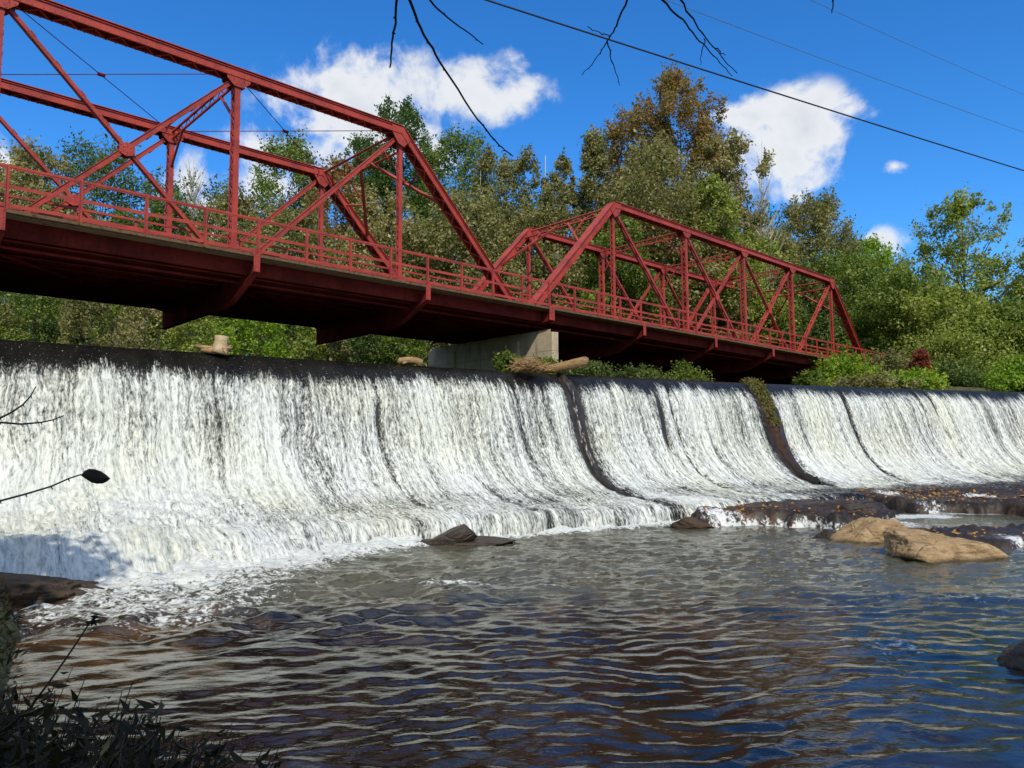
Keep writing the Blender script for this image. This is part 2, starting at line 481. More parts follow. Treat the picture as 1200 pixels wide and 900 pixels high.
ax = np.concatenate([-np.geomspace(600, 45, 22), np.linspace(-44, 44, 250), np.geomspace(45, 600, 22)])
ay = np.concatenate([-np.geomspace(300, 16, 16), np.linspace(-15, 75, 260), np.geomspace(76, 900, 26)])
GX, GY = np.meshgrid(ax, ay)
GZ = terrain(GX, GY)
struct(mesh_obj('ground', np.stack([GX, GY, GZ], -1).reshape(-1, 3), grid_faces(len(ax), len(ay)), M['ground'], smooth=True))

# ------------------------------------------------------------------ water materials
def water_mat(name, base_stops, foamy=True):
    m, t = new_mat(name)
    co = objco(t)
    f1 = t.noise(t.scale(co, (1, 1.5, 1)), 5.5, 7, .72, .35)
    f2 = t.noise(co, 13, 4, .65)
    fa = attr(t, 'foam')
    fm = t.sstep(t.math('ADD', fa, t.math('ADD', t.math('MULTIPLY', t.math('SUBTRACT', f1, .5), 1.25), t.math('MULTIPLY', t.math('SUBTRACT', f2, .5), 1.0))), .40, .66)
    bed = t.noise(co, .45, 4, .6, .4)
    c = t.ramp(bed, base_stops)
    c = t.mix(t.math('MULTIPLY', t.sstep(attr(t, 'chop'), .25, .8), .75), c, (.085, .088, .058))
    r1 = t.noise(t.scale(co, (1, 1.6, 1)), 5.5, 4, .55, .3); r2 = t.noise(t.scale(co, (1, 1.5, 1)), 20, 3, .55)
    bh = t.math('ADD', t.math('MULTIPLY', r1, .6), t.math('MULTIPLY', r2, .16))
    bmp = t.n('ShaderNodeBump', ins={'Height': bh, 'Strength': t.math('ADD', .10, t.math('MULTIPLY', attr(t, 'chop'), .75)), 'Distance': .045})
    wat = t.n('ShaderNodeBsdfPrincipled', ins={'Base Color': c, 'Roughness': .04, 'IOR': 1.62, 'Specular IOR Level': .5, 'Normal': bmp.outputs[0]}).outputs[0]
    fb = t.n('ShaderNodeBump', ins={'Height': t.math('ADD', f1, t.math('MULTIPLY', f2, .5)), 'Strength': .7, 'Distance': .06})
    fcol = t.ramp(f2, [(.3, (.42, .45, .43)), (.55, (.70, .72, .68))])
    fo = t.n('ShaderNodeBsdfPrincipled', ins={'Base Color': fcol, 'Roughness': .6, 'Normal': fb.outputs[0]}).outputs[0]
    finish(t, t.n('ShaderNodeMixShader', ins={0: fm, 1: wat, 2: fo}).outputs[0]); return m


M['water'] = water_mat('river_water', [(.30, (.014, .012, .010)), (.45, (.028, .020, .013)), (.58, (.085, .044, .016)), (.75, (.045, .026, .012))])

# ------------------------------------------------------------------ the pool
rng = np.random.default_rng(7)
def nonuni(a, b, d0, d1, c, w):
    """points from a to b, step d0 near c growing to d1"""
    out = [a]
    while out[-1] < b:
        k = min(abs(out[-1] - c) / w, 1); out.append(out[-1] + d0 + (d1 - d0) * k)
    return np.array(out)
wx = nonuni(-16, 34, .05, .20, 0, 24)
wy = nonuni(1.2, 33, .03, .13, 5.5, 22)
WX, WY = np.meshgrid(wx, wy)
r_, xc_ = dam_rs(WX, WY)
lipd = r_ - 6.0
near = sm(WY, 4, 13)
chop = sm(WY, 8, 15) * (1 - sm(WY, 19, 24) * .5) * .9 + .18
# ripples: many short sines with wandering phase
wz = np.zeros_like(WX)
wpx = WX + .30 * fbm(WX * .6, WY * .6, oct=4, seed=11)
wpy = WY + .30 * fbm(WX * .6 + 9, WY * .6, oct=4, seed=12)
for i in range(72):
    lam = .085 * (.52 / .085) ** rng.random()
    th_ = math.radians(-82 + rng.normal(0, 24))
    k_ = 2 * math.pi / lam
    ph = k_ * (wpx * math.cos(th_) + wpy * math.sin(th_)) + rng.random() * 6.28
    env = .55 + .9 * np.clip(vnoise(WX * .33 + i * 7.7, WY * .33 + i * 3.1, seed=40 + i) , -.5, 1)
    s_ = np.sin(ph)
    wz += lam * .0048 * env * (s_ + .30 * s_ * s_)
wz *= (.72 + 1.25 * chop)
wz += .022 * chop * fbm(WX * 1.1, WY * 1.9, oct=5, seed=61, gain=.6)
# standing waves and boils below the falls, a swirl on the right
wz += .10 * sm(-WX, -2.5, 4) * sm(WY, 8, 10) * (1 - sm(WY, 13, 16)) * fbm(WX * 1.1, WY * 1.5, oct=4, seed=63)
foam = np.where(lipd < 0, 1.0, 0) * 1.0
lf = sm(-WX, 1.5, 5.5)
foam = np.maximum(foam, 1.0 - lipd / (1.0 + 5.6 * lf ** 1.3))
foam = np.maximum(foam, .02 + .50 * sm(-WX, 2.0, 4.6) * sm(WY, 8.6, 10.4) * (1 - sm(WY, 15, 18)))      # white water sweeping left of the falls
foam = np.maximum(foam, .34 * np.exp(-((WX - 7.0) / 2.2) ** 2 - ((WY - 11.2) / .5) ** 2) + .05)
foam = np.maximum(foam, .40 * np.exp(-((WX - 4.3) / .8) ** 2 - ((WY - 8.7) / .7) ** 2))
foam = np.maximum(foam, .52 * np.exp(-((WX + 1.0) / 1.0) ** 2 - ((WY - 12.6) / .35) ** 2))
foam = np.maximum(foam, .40 * np.exp(-((WX - .5) / .7) ** 2 - ((WY - 12.3) / .22) ** 2))
foam = np.maximum(foam, .38 * np.exp(-((WX + 4.0) / 1.3) ** 2 - ((WY - 11.6) / .5) ** 2))
foam = np.clip(foam, 0, 1.2)
wz += .10 * np.clip(foam, 0, 1) * np.abs(fbm(WX * 1.6, WY * 1.6, oct=4, seed=77)) + .08 * np.clip(foam - .3, 0, 1)
wz += lf * np.exp(-(np.maximum(lipd - .25, 0) / .75) ** 2) * (.16 + .22 * np.abs(fbm(WX * 1.4, WY * 1.4, oct=5, seed=79, gain=.6)))
pool = struct(mesh_obj('river_water', np.stack([WX, WY, wz], -1).reshape(-1, 3), grid_faces(len(wx), len(wy)), M['water'], smooth=True,
                       attrs={'foam': foam, 'chop': chop}))
# still water above the dam
sx = np.linspace(-60, 40, 120); sq = np.linspace(.3, 34, 20)
SX, SQ = np.meshgrid(sx, sq)
mm = 2 * CK[0] * SX + CK[1]
V = np.stack([SX - SQ * mm / np.sqrt(1 + mm * mm), crest_y(SX) + SQ / np.sqrt(1 + mm * mm), np.full_like(SX, 5.03)], -1).reshape(-1, 3)
struct(mesh_obj('reservoir_water', V, grid_faces(120, 20), M['water'], smooth=True, attrs={'foam': np.zeros(len(V)), 'chop': np.zeros(len(V))}))

# ------------------------------------------------------------------ dam body
dx_ = np.linspace(-24, 33.5, 150)
def dam_pt(X, r, z):
    mm = 2 * CK[0] * X + CK[1]; n_ = np.sqrt(1 + mm * mm)
    return np.stack([X + r * mm / n_, crest_y(X) - r / n_, np.broadcast_to(z, X.shape)], -1)
ks = np.linspace(0, int(np.searchsorted(PR_, 5.1)), 60).astype(int)
rr = np.concatenate([[-1.2], PR_[ks], [5.12, 5.0]]); zz = np.concatenate([[1.5], PZ_[ks] - .10, [-.2, -1.2]])
DV = np.stack([dam_pt(dx_, np.full_like(dx_, a), b) for a, b in zip(rr, zz)], 0).reshape(-1, 3)
dam_root = thing('dam', (1.7, 27.4, 0), 'long curved concrete overflow dam with a dark wet crest under falling white water', 'dam')
mesh_obj('spillway', DV, grid_faces(len(dx_), len(rr))[:, ::-1].copy(), M['conc_wet'], dam_root, True, off=(1.7, 27.4, 0))

# where the sheet of water thins: crest X, half width, strength, wander
def crest_X(px, py): return at_z(px, py, 5.0)[0]
J_DRY = crest_X(656, 439)
J_MOSS = crest_X(878, 450)
STREAKS = [(crest_X(338, 419), .13, .24), (crest_X(358, 420), .22, .17), (crest_X(428, 425), .07, .55), (crest_X(470, 428), .10, .22),
           (J_DRY, .21, 1.5), (crest_X(752, 444), .09, .6), (crest_X(768, 445), .06, .5), (crest_X(800, 447), .12, .2),
           (J_MOSS, .36, 1.6), (crest_X(975, 453), .10, .6), (crest_X(1062, 456), .06, .45), (crest_X(1082, 456), .10, .55), (crest_X(1130, 457), .08, .35),
           (crest_X(520, 431), .06, .25), (crest_X(590, 435), .05, .25), (crest_X(700, 441), .07, .25), (crest_X(930, 452), .06, .2), (crest_X(1170, 458), .08, .3)]

# falling sheet
FX = np.arange(-23.5, 33.3, .055)
LT = PL_[-1]
fl = np.concatenate([np.arange(0, LT, .06), LT + np.array([.05, .12, .2, .28, .36, .44, .52, .62])])
fr = np.interp(np.minimum(fl, LT), PL_, PR_); fz = np.interp(np.minimum(fl, LT), PL_, PZ_)
ex = np.clip(fl - LT, 0, None)
fr = fr + np.where(ex > 0, .32 * (1 - np.exp(-ex * 3)), 0); fz = fz - np.where(ex > 0, ex * .6 + ex * ex * .75, 0)
FXX, FL = np.meshgrid(FX, fl)
FR = np.broadcast_to(fr[:, None], FXX.shape).copy(); FZ = np.broadcast_to(fz[:, None], FXX.shape).copy()
dr = np.gradient(fr, fl); dzz = np.gradient(fz, fl); nl = np.hypot(dr, dzz)
nr_, nz_ = -dzz / nl, dr / nl                                  # outward normal of the profile
D = FL - L0
S = FXX * 1.17
lipw = 5.85 + .35 * fbm(FXX[0] * .35, FXX[0] * 0, oct=3, seed=91)      # the apron's end wanders
FR = FR + (np.broadcast_to(lipw[None, :], FR.shape) - 5.85) * sm(FR, 3.2, 5.8)
fall = sm(D, .5, 1.4)
apron = sm(D, 4.9, 6.2)
bs = .022 * fall * fbm(S * 6, D * 1.6, oct=3, seed=21) + .03 * fall * fbm(S * 1.4, D * .3, oct=2, seed=24) + .05 * apron * fbm(S * 2.2, D * 2.2, oct=4, seed=22)
left = sm(-FXX, 6.0, 9.5)
bs = bs + left * sm(D, 3.6, 6.0) * (.10 + .12 * np.abs(fbm(S * 1.3, D * 1.3, oct=5, seed=23, gain=.6)))
th_sheet = .012 + .045 * fall
strk = np.zeros_like(FXX)
for x0, hw, stg in STREAKS:
    wob = .10 * fbm(D * .6 + x0, D * 0 + x0, oct=3, seed=31) * (0 if stg > 1 else 1)
    g = np.exp(-np.abs((FXX - x0 - wob) / (hw * 1.1)) ** 1.7)
    if stg < 1: g = g * (.65 + .55 * fbm(D * .9 + x0 * 3, D * 0 + x0, oct=2, seed=33))
    g = g * (sm(D, -.3, .5)) * (1 - sm(D, 5.2, 7.6) * (1.0 if stg < 1 else .8))
    strk = np.maximum(strk, (stg if stg > 1 else stg * 1.45) * g)
hgt = th_sheet + bs - np.clip(strk, 0, 1.5) * .16
FR = FR + sm(-FXX, 6.0, 9.0) * np.broadcast_to(ex[:, None], FR.shape) * 1.9
FR = FR + hgt * nr_[:, None]; FZ = FZ + hgt * nz_[:, None]
mm = 2 * CK[0] * FXX + CK[1]; nn = np.sqrt(1 + mm * mm)
FV = np.stack([FXX + FR * mm / nn, crest_y(FXX) - FR / nn, FZ], -1).reshape(-1, 3)
edge_n = .30 * fbm(S * 1.6, S * 0 + 3.3, oct=5, seed=51, gain=.7)
start = np.interp(FXX, [-13, -8, -2, 5, 20, 30], [.92, .98, .72, .66, .60, .58])
cov = sm(D + .5 * edge_n, start - .65, start + .55)
thin = .12 * fbm(S * .55, D * .12, oct=3, seed=52) + .13 * fbm(S * 2.3, D * .10, oct=2, seed=53)
dens = .695 + .9 * thin - .85 * strk
dens = dens - .10 * sm(D, 4.9, 5.6) * (1 - sm(D, 6.6, 7.2)) * (.6 + fbm(S * .5, D * 1.2, oct=3, seed=54)) * (1 - left)
dens = dens + .16 * left * sm(D, 2.0, 4) * (1 - sm(D, 7.6, 8.2)) + .11 * sm(D, 2.6, 4.4) * (1 - sm(D, 5, 6)) + .07 * sm(FXX, 3, 9) + .06 * sm(-FXX, 3, 6)
dens = dens - .03 * sm(D, 7.9, 8.2) * (1 - left) + .25 * left * sm(D, 7.6, 8.2)
# on the right the apron runs out over dark rock
rk = sm(FXX, 6.2, 8.8) * sm(D, 6.3, 7.4)
dens = dens - .55 * rk
covd = dens - .95 * (1 - cov)
m, t = new_mat('falling_water')
uv = t.n('ShaderNodeUVMap').outputs[0]
wv = t.noise(t.scale(uv, (1.3, .5, 1)), 1, 3, .5)
uvw = t.n('ShaderNodeVectorMath', operation='ADD', ins={0: uv, 1: t.n('ShaderNodeCombineXYZ', ins={0: t.math('MULTIPLY', t.math('SUBTRACT', wv, .5), .5)}).outputs[0]}).outputs[0]
s1 = t.noise(t.scale(uvw, (17, 3.7, 1)), 1, 4, .62, .25)
s2 = t.noise(t.scale(uvw, (36, 11, 1), (3, 7, 0)), 1, 2, .55, .35)
s3 = t.noise(t.scale(uvw, (3.2, .22, 1), (11, 2, 0)), 1, 5, .68)
den = attr(t, 'dens')
s4 = t.noise(t.scale(uvw, (10, .16, 1), (2, 9, 0)), 1, 4, .65)
sc_ = t.math('ADD', t.math('ADD', t.math('MULTIPLY', t.math('SUBTRACT', s4, .5), .80), t.math('MULTIPLY', t.math('SUBTRACT', s1, .5), 1.2)), t.math('ADD', t.math('MULTIPLY', t.math('SUBTRACT', s2, .5), 1.05), t.math('MULTIPLY', t.math('SUBTRACT', s3, .5), .85)))
wf = t.sstep(t.math('ADD', t.math('SUBTRACT', den, .55), sc_), -.27, .42)
spk = t.noise(t.scale(uv, (26, 20, 1), (5, 1, 0)), 1, 1, .5)  # rare white flecks for droplets, with the crest's sun sparkle painted in
wf = t.math('MAXIMUM', wf, t.math('MULTIPLY', t.sstep(spk, .70, .76), .45))
cr_n = t.noise(t.scale(uv, (.35, .25, 1)), 1, 3, .5)
white = t.mix(t.sstep(cr_n, .4, .65), (.69, .71, .68), (.68, .69, .60))
white = t.mix(t.sstep(t.math('ADD', t.math('MULTIPLY', s1, .55), t.math('MULTIPLY', s4, .45)), .36, .62), t.mix(1.0, white, (.60, .63, .62), 'MULTIPLY'), t.mix(1.0, white, (1.12, 1.12, 1.11), 'MULTIPLY'))
dk_n = t.noise(t.scale(uv, (2, .6, 1)), 1, 4, .6)
darkc = t.ramp(dk_n, [(.3, (.006, .006, .006)), (.6, (.015, .014, .012)), (.8, (.028, .024, .018))])
bmp = t.n('ShaderNodeBump', ins={'Height': t.math('ADD', s1, t.math('MULTIPLY', s2, .6)), 'Strength': .55, 'Distance': .05})
wd = t.n('ShaderNodeBsdfPrincipled', ins={'Base Color': darkc, 'Roughness': .16, 'IOR': 1.333, 'Normal': bmp.outputs[0]}).outputs[0]
ww = t.n('ShaderNodeBsdfPrincipled', ins={'Base Color': white, 'Roughness': .55, 'Specular IOR Level': .3, 'Normal': bmp.outputs[0]}).outputs[0]
finish(t, t.n('ShaderNodeMixShader', ins={0: wf, 1: wd, 2: ww}).outputs[0])
M['falls'] = m
fw = mesh_obj('waterfall_water', FV, grid_faces(len(FX), len(fl))[:, ::-1].copy(), M['falls'], smooth=True, attrs={'dens': covd}, uv=np.stack([S, D + left * np.broadcast_to(ex[:, None], D.shape) * 1.6], -1).reshape(-1, 2))
struct(fw)

# joint strips left bare by the water
def strip(name, x0, w0, w1, lift, mat, d0, d1, seed):
    ds = np.arange(d0, d1, .07); us = np.linspace(-1, 1, 9)
    U, DD = np.meshgrid(us, ds)
    L = DD + L0
    r = np.interp(L, PL_, PR_); z = np.interp(L, PL_, PZ_)
    dr2 = np.interp(L, PL_, np.gradient(PR_, PL_)); dz2 = np.interp(L, PL_, np.gradient(PZ_, PL_))
    wd_ = (w0 + (w1 - w0) * (DD - d0) / (d1 - d0)) * (1 + .25 * fbm(DD * 1.5, DD * 0 + seed, oct=3, seed=seed))
    hh = lift * np.sqrt(np.clip(1 - U * U, 0, 1)) * (1 + .5 * fbm(DD * 4, U * 2, oct=3, seed=seed + 1)) - .08
    r = r - dz2 * hh; z = z + dr2 * hh
    X = x0 + U * wd_
    mm = 2 * CK[0] * X + CK[1]; nn = np.sqrt(1 + mm * mm)
    V = np.stack([X + r * mm / nn, crest_y(X) - r / nn, z], -1).reshape(-1, 3)
    return mesh_obj(name, V, grid_faces(9, len(ds))[:, ::-1].copy(), mat, dam_root, True, off=(1.7, 27.4, 0), attrs={'down': DD.ravel()}), V
strip('joint_strip', J_DRY, .13, .10, .13, M['conc_wet'], -.15, 6.9, 5)
m, t = new_mat('mossy_joint'); n = t.noise(objco(t), 6, 5, .7); dn_ = t.math('ADD', attr(t, 'down'), t.math('MULTIPLY', n, 1.2))
c = t.ramp(t.math('DIVIDE', dn_, 8), [(.0, (.10, .11, .02)), (.27, (.09, .07, .02)), (.36, (.055, .020, .011)), (.55, (.03, .013, .009)), (.68, (.012, .009, .008))])
finish(t, pbr(t, c, .8, n, .9, .08)); M['mossj'] = m
ms, msV = strip('moss_strip', J_MOSS, .30, .10, .18, M['mossj'], -.35, 5.7, 9)


def leaf_cards(P, nrm, size, rng, aspect=.55, sizevar=.35):
    """one small pointed leaf per point: two joined triangles folded a little along the rib"""
    n = len(P)
    nrm = nrm / np.maximum(np.linalg.norm(nrm, axis=1, keepdims=True), 1e-6)
    a = np.cross(nrm, rng.normal(size=(n, 3))); a /= np.maximum(np.linalg.norm(a, axis=1, keepdims=True), 1e-6)
    b = np.cross(nrm, a)
    s = size * (1 + sizevar * rng.normal(size=(n, 1))).clip(.45, 1.9)
    fold = nrm * s * .12
    V = np.stack([P - a * s * .5, P + b * s * aspect * .5 - fold - a * s * .05, P + a * s * .5, P - b * s * aspect * .5 - fold - a * s * .05], 1).reshape(-1, 3)
    F = np.arange(4 * n).reshape(n, 4)
    return V, F


rg = np.random.default_rng(3)
pts = msV.reshape(-1, 9, 3)
sel = pts[:40].reshape(-1, 3)
P = sel[rg.integers(0, len(sel), 900)] + rg.normal(0, .05, (900, 3)) + np.array([0, 0, .05])
V, F = leaf_cards(P, rg.normal(size=(900, 3)) + np.array([.4, -.8, .8]), .13, rg)
mesh_obj('moss_tuft', V, F, M['moss'], ms, off=(1.7, 27.4, 0))

# ------------------------------------------------------------------ bridge
Z0 = DECK
W1, W2 = 1.7318, 7.3847           # near and far truss planes
VE = 7.75                          # far edge of the deck
HT = 5.95
RN = (0, 0, 1)


def lacing(mb, a, b, w, axis, face_off, step, t=.012, bw=.05):
    """zigzag bars between two lines a-b spread +-w/2 along axis"""
    a, b, axis, fo = Vector(a), Vector(b), Vector(axis), Vector(face_off)
    n = max(2, int((b - a).length / step)); pv = None
    for i in range(n + 1):
        p = a.lerp(b, i / n) + axis * (w / 2 if i % 2 else -w / 2) + fo
        if pv is not None: mb.bar(pv, p, t, bw, up=fo.cross(p - pv) if fo.length > 0 else axis)
        pv = p


def chord(root, name, p, q, w=.36, h=.30, seed=0):
    mb = MB(); p, q = Vector(p), Vector(q); d = (q - p).normalized()
    side = Vector((0, 1, 0)); up = side.cross(d).normalized()
    if up.z < 0: up = -up
    mb.bar(p + up * (h / 2 + .012), q + up * (h / 2 + .012), w + .10, .024, up)
    for s in (-1, 1):
        mb.bar(p + side * s * (w / 2 - .02), q + side * s * (w / 2 - .02), .03, h - .02, up)
        mb.bar(p + side * s * (w / 2 + .022) - up * (h / 2 - .012), q + side * s * (w / 2 + .022) - up * (h / 2 - .012), .055, .018, up)
        mb.bar(p + side * s * (w / 2 + .012) + up * (h / 2 - .05), q + side * s * (w / 2 + .012) + up * (h / 2 - .05), .035, .016, up)
    L = (q - p).length
    lacing(mb, p - up * (h / 2), q - up * (h / 2), w, side, -up * .012, .32, .014, .055)
    n = int(L / .26)
    for i in range(n + 1):
        c = p + d * (.05 + i * (L - .1) / n)
        mb.rivet(c - side * (w / 2 - .004) - up * (h / 2 - .07), -side, .017)
        for s in (-1, 1): mb.rivet(c + side * s * (w / 2 + .030) - up * (h / 2 + .002), -up, .024)
    return mb.build(name, M['red'], root)


def laced_post(root, name, u, v, z0, z1, w=.30, dpt=.15):
    mb = MB()
    for s in (-1, 1):
        y = v + s * (w / 2)
        mb.bar((u, y, z0), (u, y, z1), .018, dpt, (1, 0, 0))
        for e in (-1, 1):
            mb.bar((u + e * dpt / 2, y - s * .025, z0), (u + e * dpt / 2, y - s * .025, z1), .06, .014, (1, 0, 0))
    for e in (-1, 1):
        f = Vector((e * (dpt / 2 + .012), 0, 0))
        lacing(mb, (u, v, z0 + .35), (u, v, z1 - .35), w - .02, (0, 1, 0), f, .26, .012, .045)
        for zc in (z0 + .2, z1 - .22): mb.box((u + e * (dpt / 2 + .014), v, zc), (.014, w + .01, .36))
        n = int((z1 - z0) / .26)
        for i in range(n):
            for s in (-1, 1): mb.rivet((u + e * (dpt / 2 + .010), v + s * (w / 2 - .02), z0 + .2 + i * .26), (e, 0, 0), .018)
    return mb.build(name, M['red'], root)


def diagonal(root, name, p, q, v, sep=.16, dep=.13, th=.03):
    mb = MB(); p = Vector((p[0], v, p[1])); q = Vector((q[0], v, q[1])); d = (q - p).normalized()
    up = Vector((0, 1, 0)).cross(d)
    for s in (-1, 1):
        off = Vector((0, s * sep / 2, 0))
        mb.bar(p + off, q + off, th, dep, up)
        mb.bar(p + off + up * dep / 2, q + off + up * dep / 2, .07, .016, up)
    L = (q - p).length; n = int(L / .8)
    for i in range(1, n):
        c = p + d * (L * i / n)
        for e in (-1, 1): mb.bar(c - d * .09 + up * e * (dep / 2 + .012), c + d * .09 + up * e * (dep / 2 + .012), sep + .04, .012, up)
    for i in range(int(L / .3)):
        mb.rivet(p + d * (.15 + i * .3) - Vector((0, sep / 2 + th / 2, 0)), (0, -1, 0), .015)
    return mb.build(name, M['red'], root)


def gusset(mb, u, z, v, pts, off=.2):
    for s in (-1, 1):
        y = v + s * off
        mb.prism([(u + a, z + b) for a, b in pts], 1, y - .009, y + .009)
        if s < 0:
            cx = sum(a for a, _ in pts) / len(pts); cz = sum(b for _, b in pts) / len(pts)
            for a, b in pts:
                for k in (.80, .45): mb.rivet((u + cx + (a - cx) * k, y - .009, z + cz + (b - cz) * k), (0, -1, 0), .02)


def railing(root, name, u0, u1, v, zb, skip=None):
    mbp = MB(); mb = MB()
    for z, w, h in ((1.02, .07, .055), (.56, .05, .05), (.12, .05, .05)):
        mb.bar((u0, v, zb + z), (u1, v, zb + z), w, h)
        mb.bar((u0, v - .02, zb + z - .035), (u1, v - .02, zb + z - .035), .012, .05)
    rail = mb.build(name, M['red'], root)
    k = math.ceil((u0 + root['u0']) / 1.5 - 1e-6) * 1.5 - root['u0']
    while k <= u1 + 1e-6:
        p = MB(); p.bar((k, v, zb - .06), (k, v, zb + 1.05), .075, .065, (1, 0, 0)); p.bar((k - .04, v - .03, zb - .06), (k - .04, v - .03, zb + 1.03), .012, .07, (0, 1, 0))
        p.build('post', M['red'], rail); k += 1.5
    return rail


def truss_span(label, ustart, first_bracket_skip=False, walk=True):
    b = bxy(ustart, 0)
    root = thing('truss_span', (b[0], b[1], Z0), label, 'bridge span', 'red truss bridge spans', BROT)
    root['u0'] = ustart
    us = [6.05 * i for i in range(7)]
    H, zb = HT, -.28
    for v in (W1, W2):
        chord(root, 'top_chord', (us[1], v, H), (us[5], v, H))
        for a, c in ((0, 1), (6, 5)):
            chord(root, 'end_post', (us[a], v, zb), (us[c], v, H - .02), .36, .28)
        mb = MB()
        for s in (-1, 1):
            mb.bar((us[0], v + s * .12, zb), (us[6], v + s * .12, zb), .03, .16)
        mb.build('bottom_chord', M['red'], root)
        for i in range(1, 6):
            if i in (1, 5):
                laced_post(root, 'vertical_post', us[i], v, zb, H - .15, .17, .12)
            else:
                laced_post(root, 'vertical_post', us[i], v, zb, H - .15, .30, .15)
        for (a, c) in ((1, 2), (5, 4), (2, 3), (4, 3)):
            diagonal(root, 'diagonal', (us[a] + (.1 if c > a else -.1), H - .22), (us[c], zb), v)
        for (a, c) in ((3, 2), (3, 4)):
            diagonal(root, 'diagonal', (us[a] + (.1 if c > a else -.1), H - .22), (us[c], zb), v, .10, .10, .022)
        for i in (1, 5):
            e = 1 if i == 1 else -1; mb = MB()
            gusset(mb, us[i], H, v, [(-e * .34, -.30), (-e * .05, .10), (e * .45, .10), (e * .45, -.16), (e * .20, -.52), (-e * .05, -.62)]); mb.build('gusset_plate', M['red'], root)
        for i in (2, 3, 4):
            mb = MB(); gusset(mb, us[i], H, v, [(-.36, -.12), (.36, -.12), (.36, -.24), (.14, -.44), (-.14, -.44), (-.36, -.24)]); mb.build('gusset_plate', M['red'], root)
        for i in (2.5, 3.5):
            u = 6.05 * i; mb = MB(); gusset(mb, u, (H - .22 + zb) / 2, v, [(-.2, .12), (0, .2), (.2, .12), (.2, -.12), (0, -.2), (-.2, -.12)], .115); mb.build('gusset_plate', M['red'], root)
        for i in range(7):
            mb = MB(); gusset(mb, us[i], .12, v, [(-.4, -.4), (.4, -.4), (.4, 0), (.15, .34), (-.15, .34), (-.4, 0)], .205); mb.build('gusset_plate', M['red'], root)
    # sway struts, knees, top lateral rods
    for i in (2, 3, 4):
        mb = MB(); u = us[i]
        for s in (-1, 1):
            mb.bar((u, W1 + .15, H - .14 + s * .13), (u, W2 - .15, H - .14 + s * .13), .07, .06)
        lacing(mb, (u, W1 + .2, H - .14), (u, W2 - .2, H - .14), .24, (0, 0, 1), (.02, 0, 0), .35, .012, .045)
        for v, e in ((W1, 1), (W2, -1)):
            mb.bar((u, v + e * .1, H - 1.35), (u, v + e * 1.15, H - .27), .07, .07)
        mb.build('sway_strut', M['red'], root)
    for i in range(1, 5):
        mb = MB()
        mb.tube([(us[i], W1, H + .02), (us[i + 1], W2, H + .02)], .014, 6)
        mb.tube([(us[i], W2, H + .05), (us[i + 1], W1, H + .05)], .014, 6)
        mb.tube([((us[i] + us[i + 1]) / 2 - .1, (W1 + W2) / 2, H + .035), ((us[i] + us[i + 1]) / 2 + .1, (W1 + W2) / 2, H + .035)], .06, 8)
        mb.build('lateral_rod', M['red_dark'], root)
    for a, c in ((0, 1), (6, 5)):
        du, dz_ = us[a] - us[c], zb - H
        def ep(k, v): return Vector((us[c] + du * k, v, H + dz_ * k))
        mb = MB(); nrm = Vector((-dz_, 0, du)).normalized()
        for k in (.0, .07):
            mb.bar(ep(k, W1 + .1) + nrm * .06, ep(k, W2 - .1) + nrm * .06, .08, .07, nrm)
        lacing(mb, ep(.035, W1 + .2), ep(.035, W2 - .2), .38, (ep(.07, 0) - ep(0, 0)).normalized(), nrm * .07, .45, .012, .05)
        vm = (W1 + W2) / 2
        for v, e in ((W1, 1), (W2, -1)):
            mb.bar(ep(.36, v + e * .12), ep(.06, vm - e * .35), .09, .10, nrm)
            mb.bar(ep(.18, v + e * .12), ep(.22, v + e * 1.32), .05, .05, nrm)
            mb.bar(ep(.05, v + e * 1.4), ep(.22, v + e * 1.32), .05, .05, nrm)
        mb.build('portal_brace', M['red'], root)
    # floor
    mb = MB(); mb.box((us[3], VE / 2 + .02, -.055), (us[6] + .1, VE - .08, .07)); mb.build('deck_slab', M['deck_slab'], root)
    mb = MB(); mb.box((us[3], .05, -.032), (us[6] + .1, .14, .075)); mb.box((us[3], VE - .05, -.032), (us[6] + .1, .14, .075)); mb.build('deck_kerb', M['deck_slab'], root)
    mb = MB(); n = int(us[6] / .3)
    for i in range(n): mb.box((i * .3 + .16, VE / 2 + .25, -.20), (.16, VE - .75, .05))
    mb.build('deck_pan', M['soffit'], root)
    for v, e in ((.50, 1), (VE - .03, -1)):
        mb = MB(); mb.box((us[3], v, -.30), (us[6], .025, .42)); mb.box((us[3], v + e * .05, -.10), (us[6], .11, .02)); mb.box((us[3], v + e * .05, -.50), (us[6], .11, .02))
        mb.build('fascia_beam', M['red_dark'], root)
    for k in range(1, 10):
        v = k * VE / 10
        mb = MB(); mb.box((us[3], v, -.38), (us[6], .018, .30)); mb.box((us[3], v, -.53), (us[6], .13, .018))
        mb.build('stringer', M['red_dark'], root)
    for i in range(7):
        u = us[i]; mb = MB()
        fish = [(.0, -.24), (.0, -.50), (.35, -.62), (1.55, -1.12), (W1 + .5, -1.22), (W2 - .2, -1.22), (W2 + .2, -1.22), (W2 + .2, -.24)]
        if i in (0, 6): fish = [(.0, -.24), (.0, -.50), (.35, -.54), (1.55, -.56), (W1 + .5, -.56), (W2 - .2, -.56), (W2 + .2, -.56), (W2 + .2, -.24)]
        mb.prism(fish, 0, u - .012, u + .012)
        lo = fish[1:7]
        for (a0, b0), (a1, b1) in zip(lo[:-1], lo[1:]): mb.bar((u, a0, b0 - .01), (u, a1, b1 - .01), .20, .022, (0, 0, 1))
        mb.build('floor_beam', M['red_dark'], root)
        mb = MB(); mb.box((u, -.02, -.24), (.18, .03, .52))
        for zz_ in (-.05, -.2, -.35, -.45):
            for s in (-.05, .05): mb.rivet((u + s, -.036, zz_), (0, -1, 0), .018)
        mb.build('bracket_plate', M['red'], root)
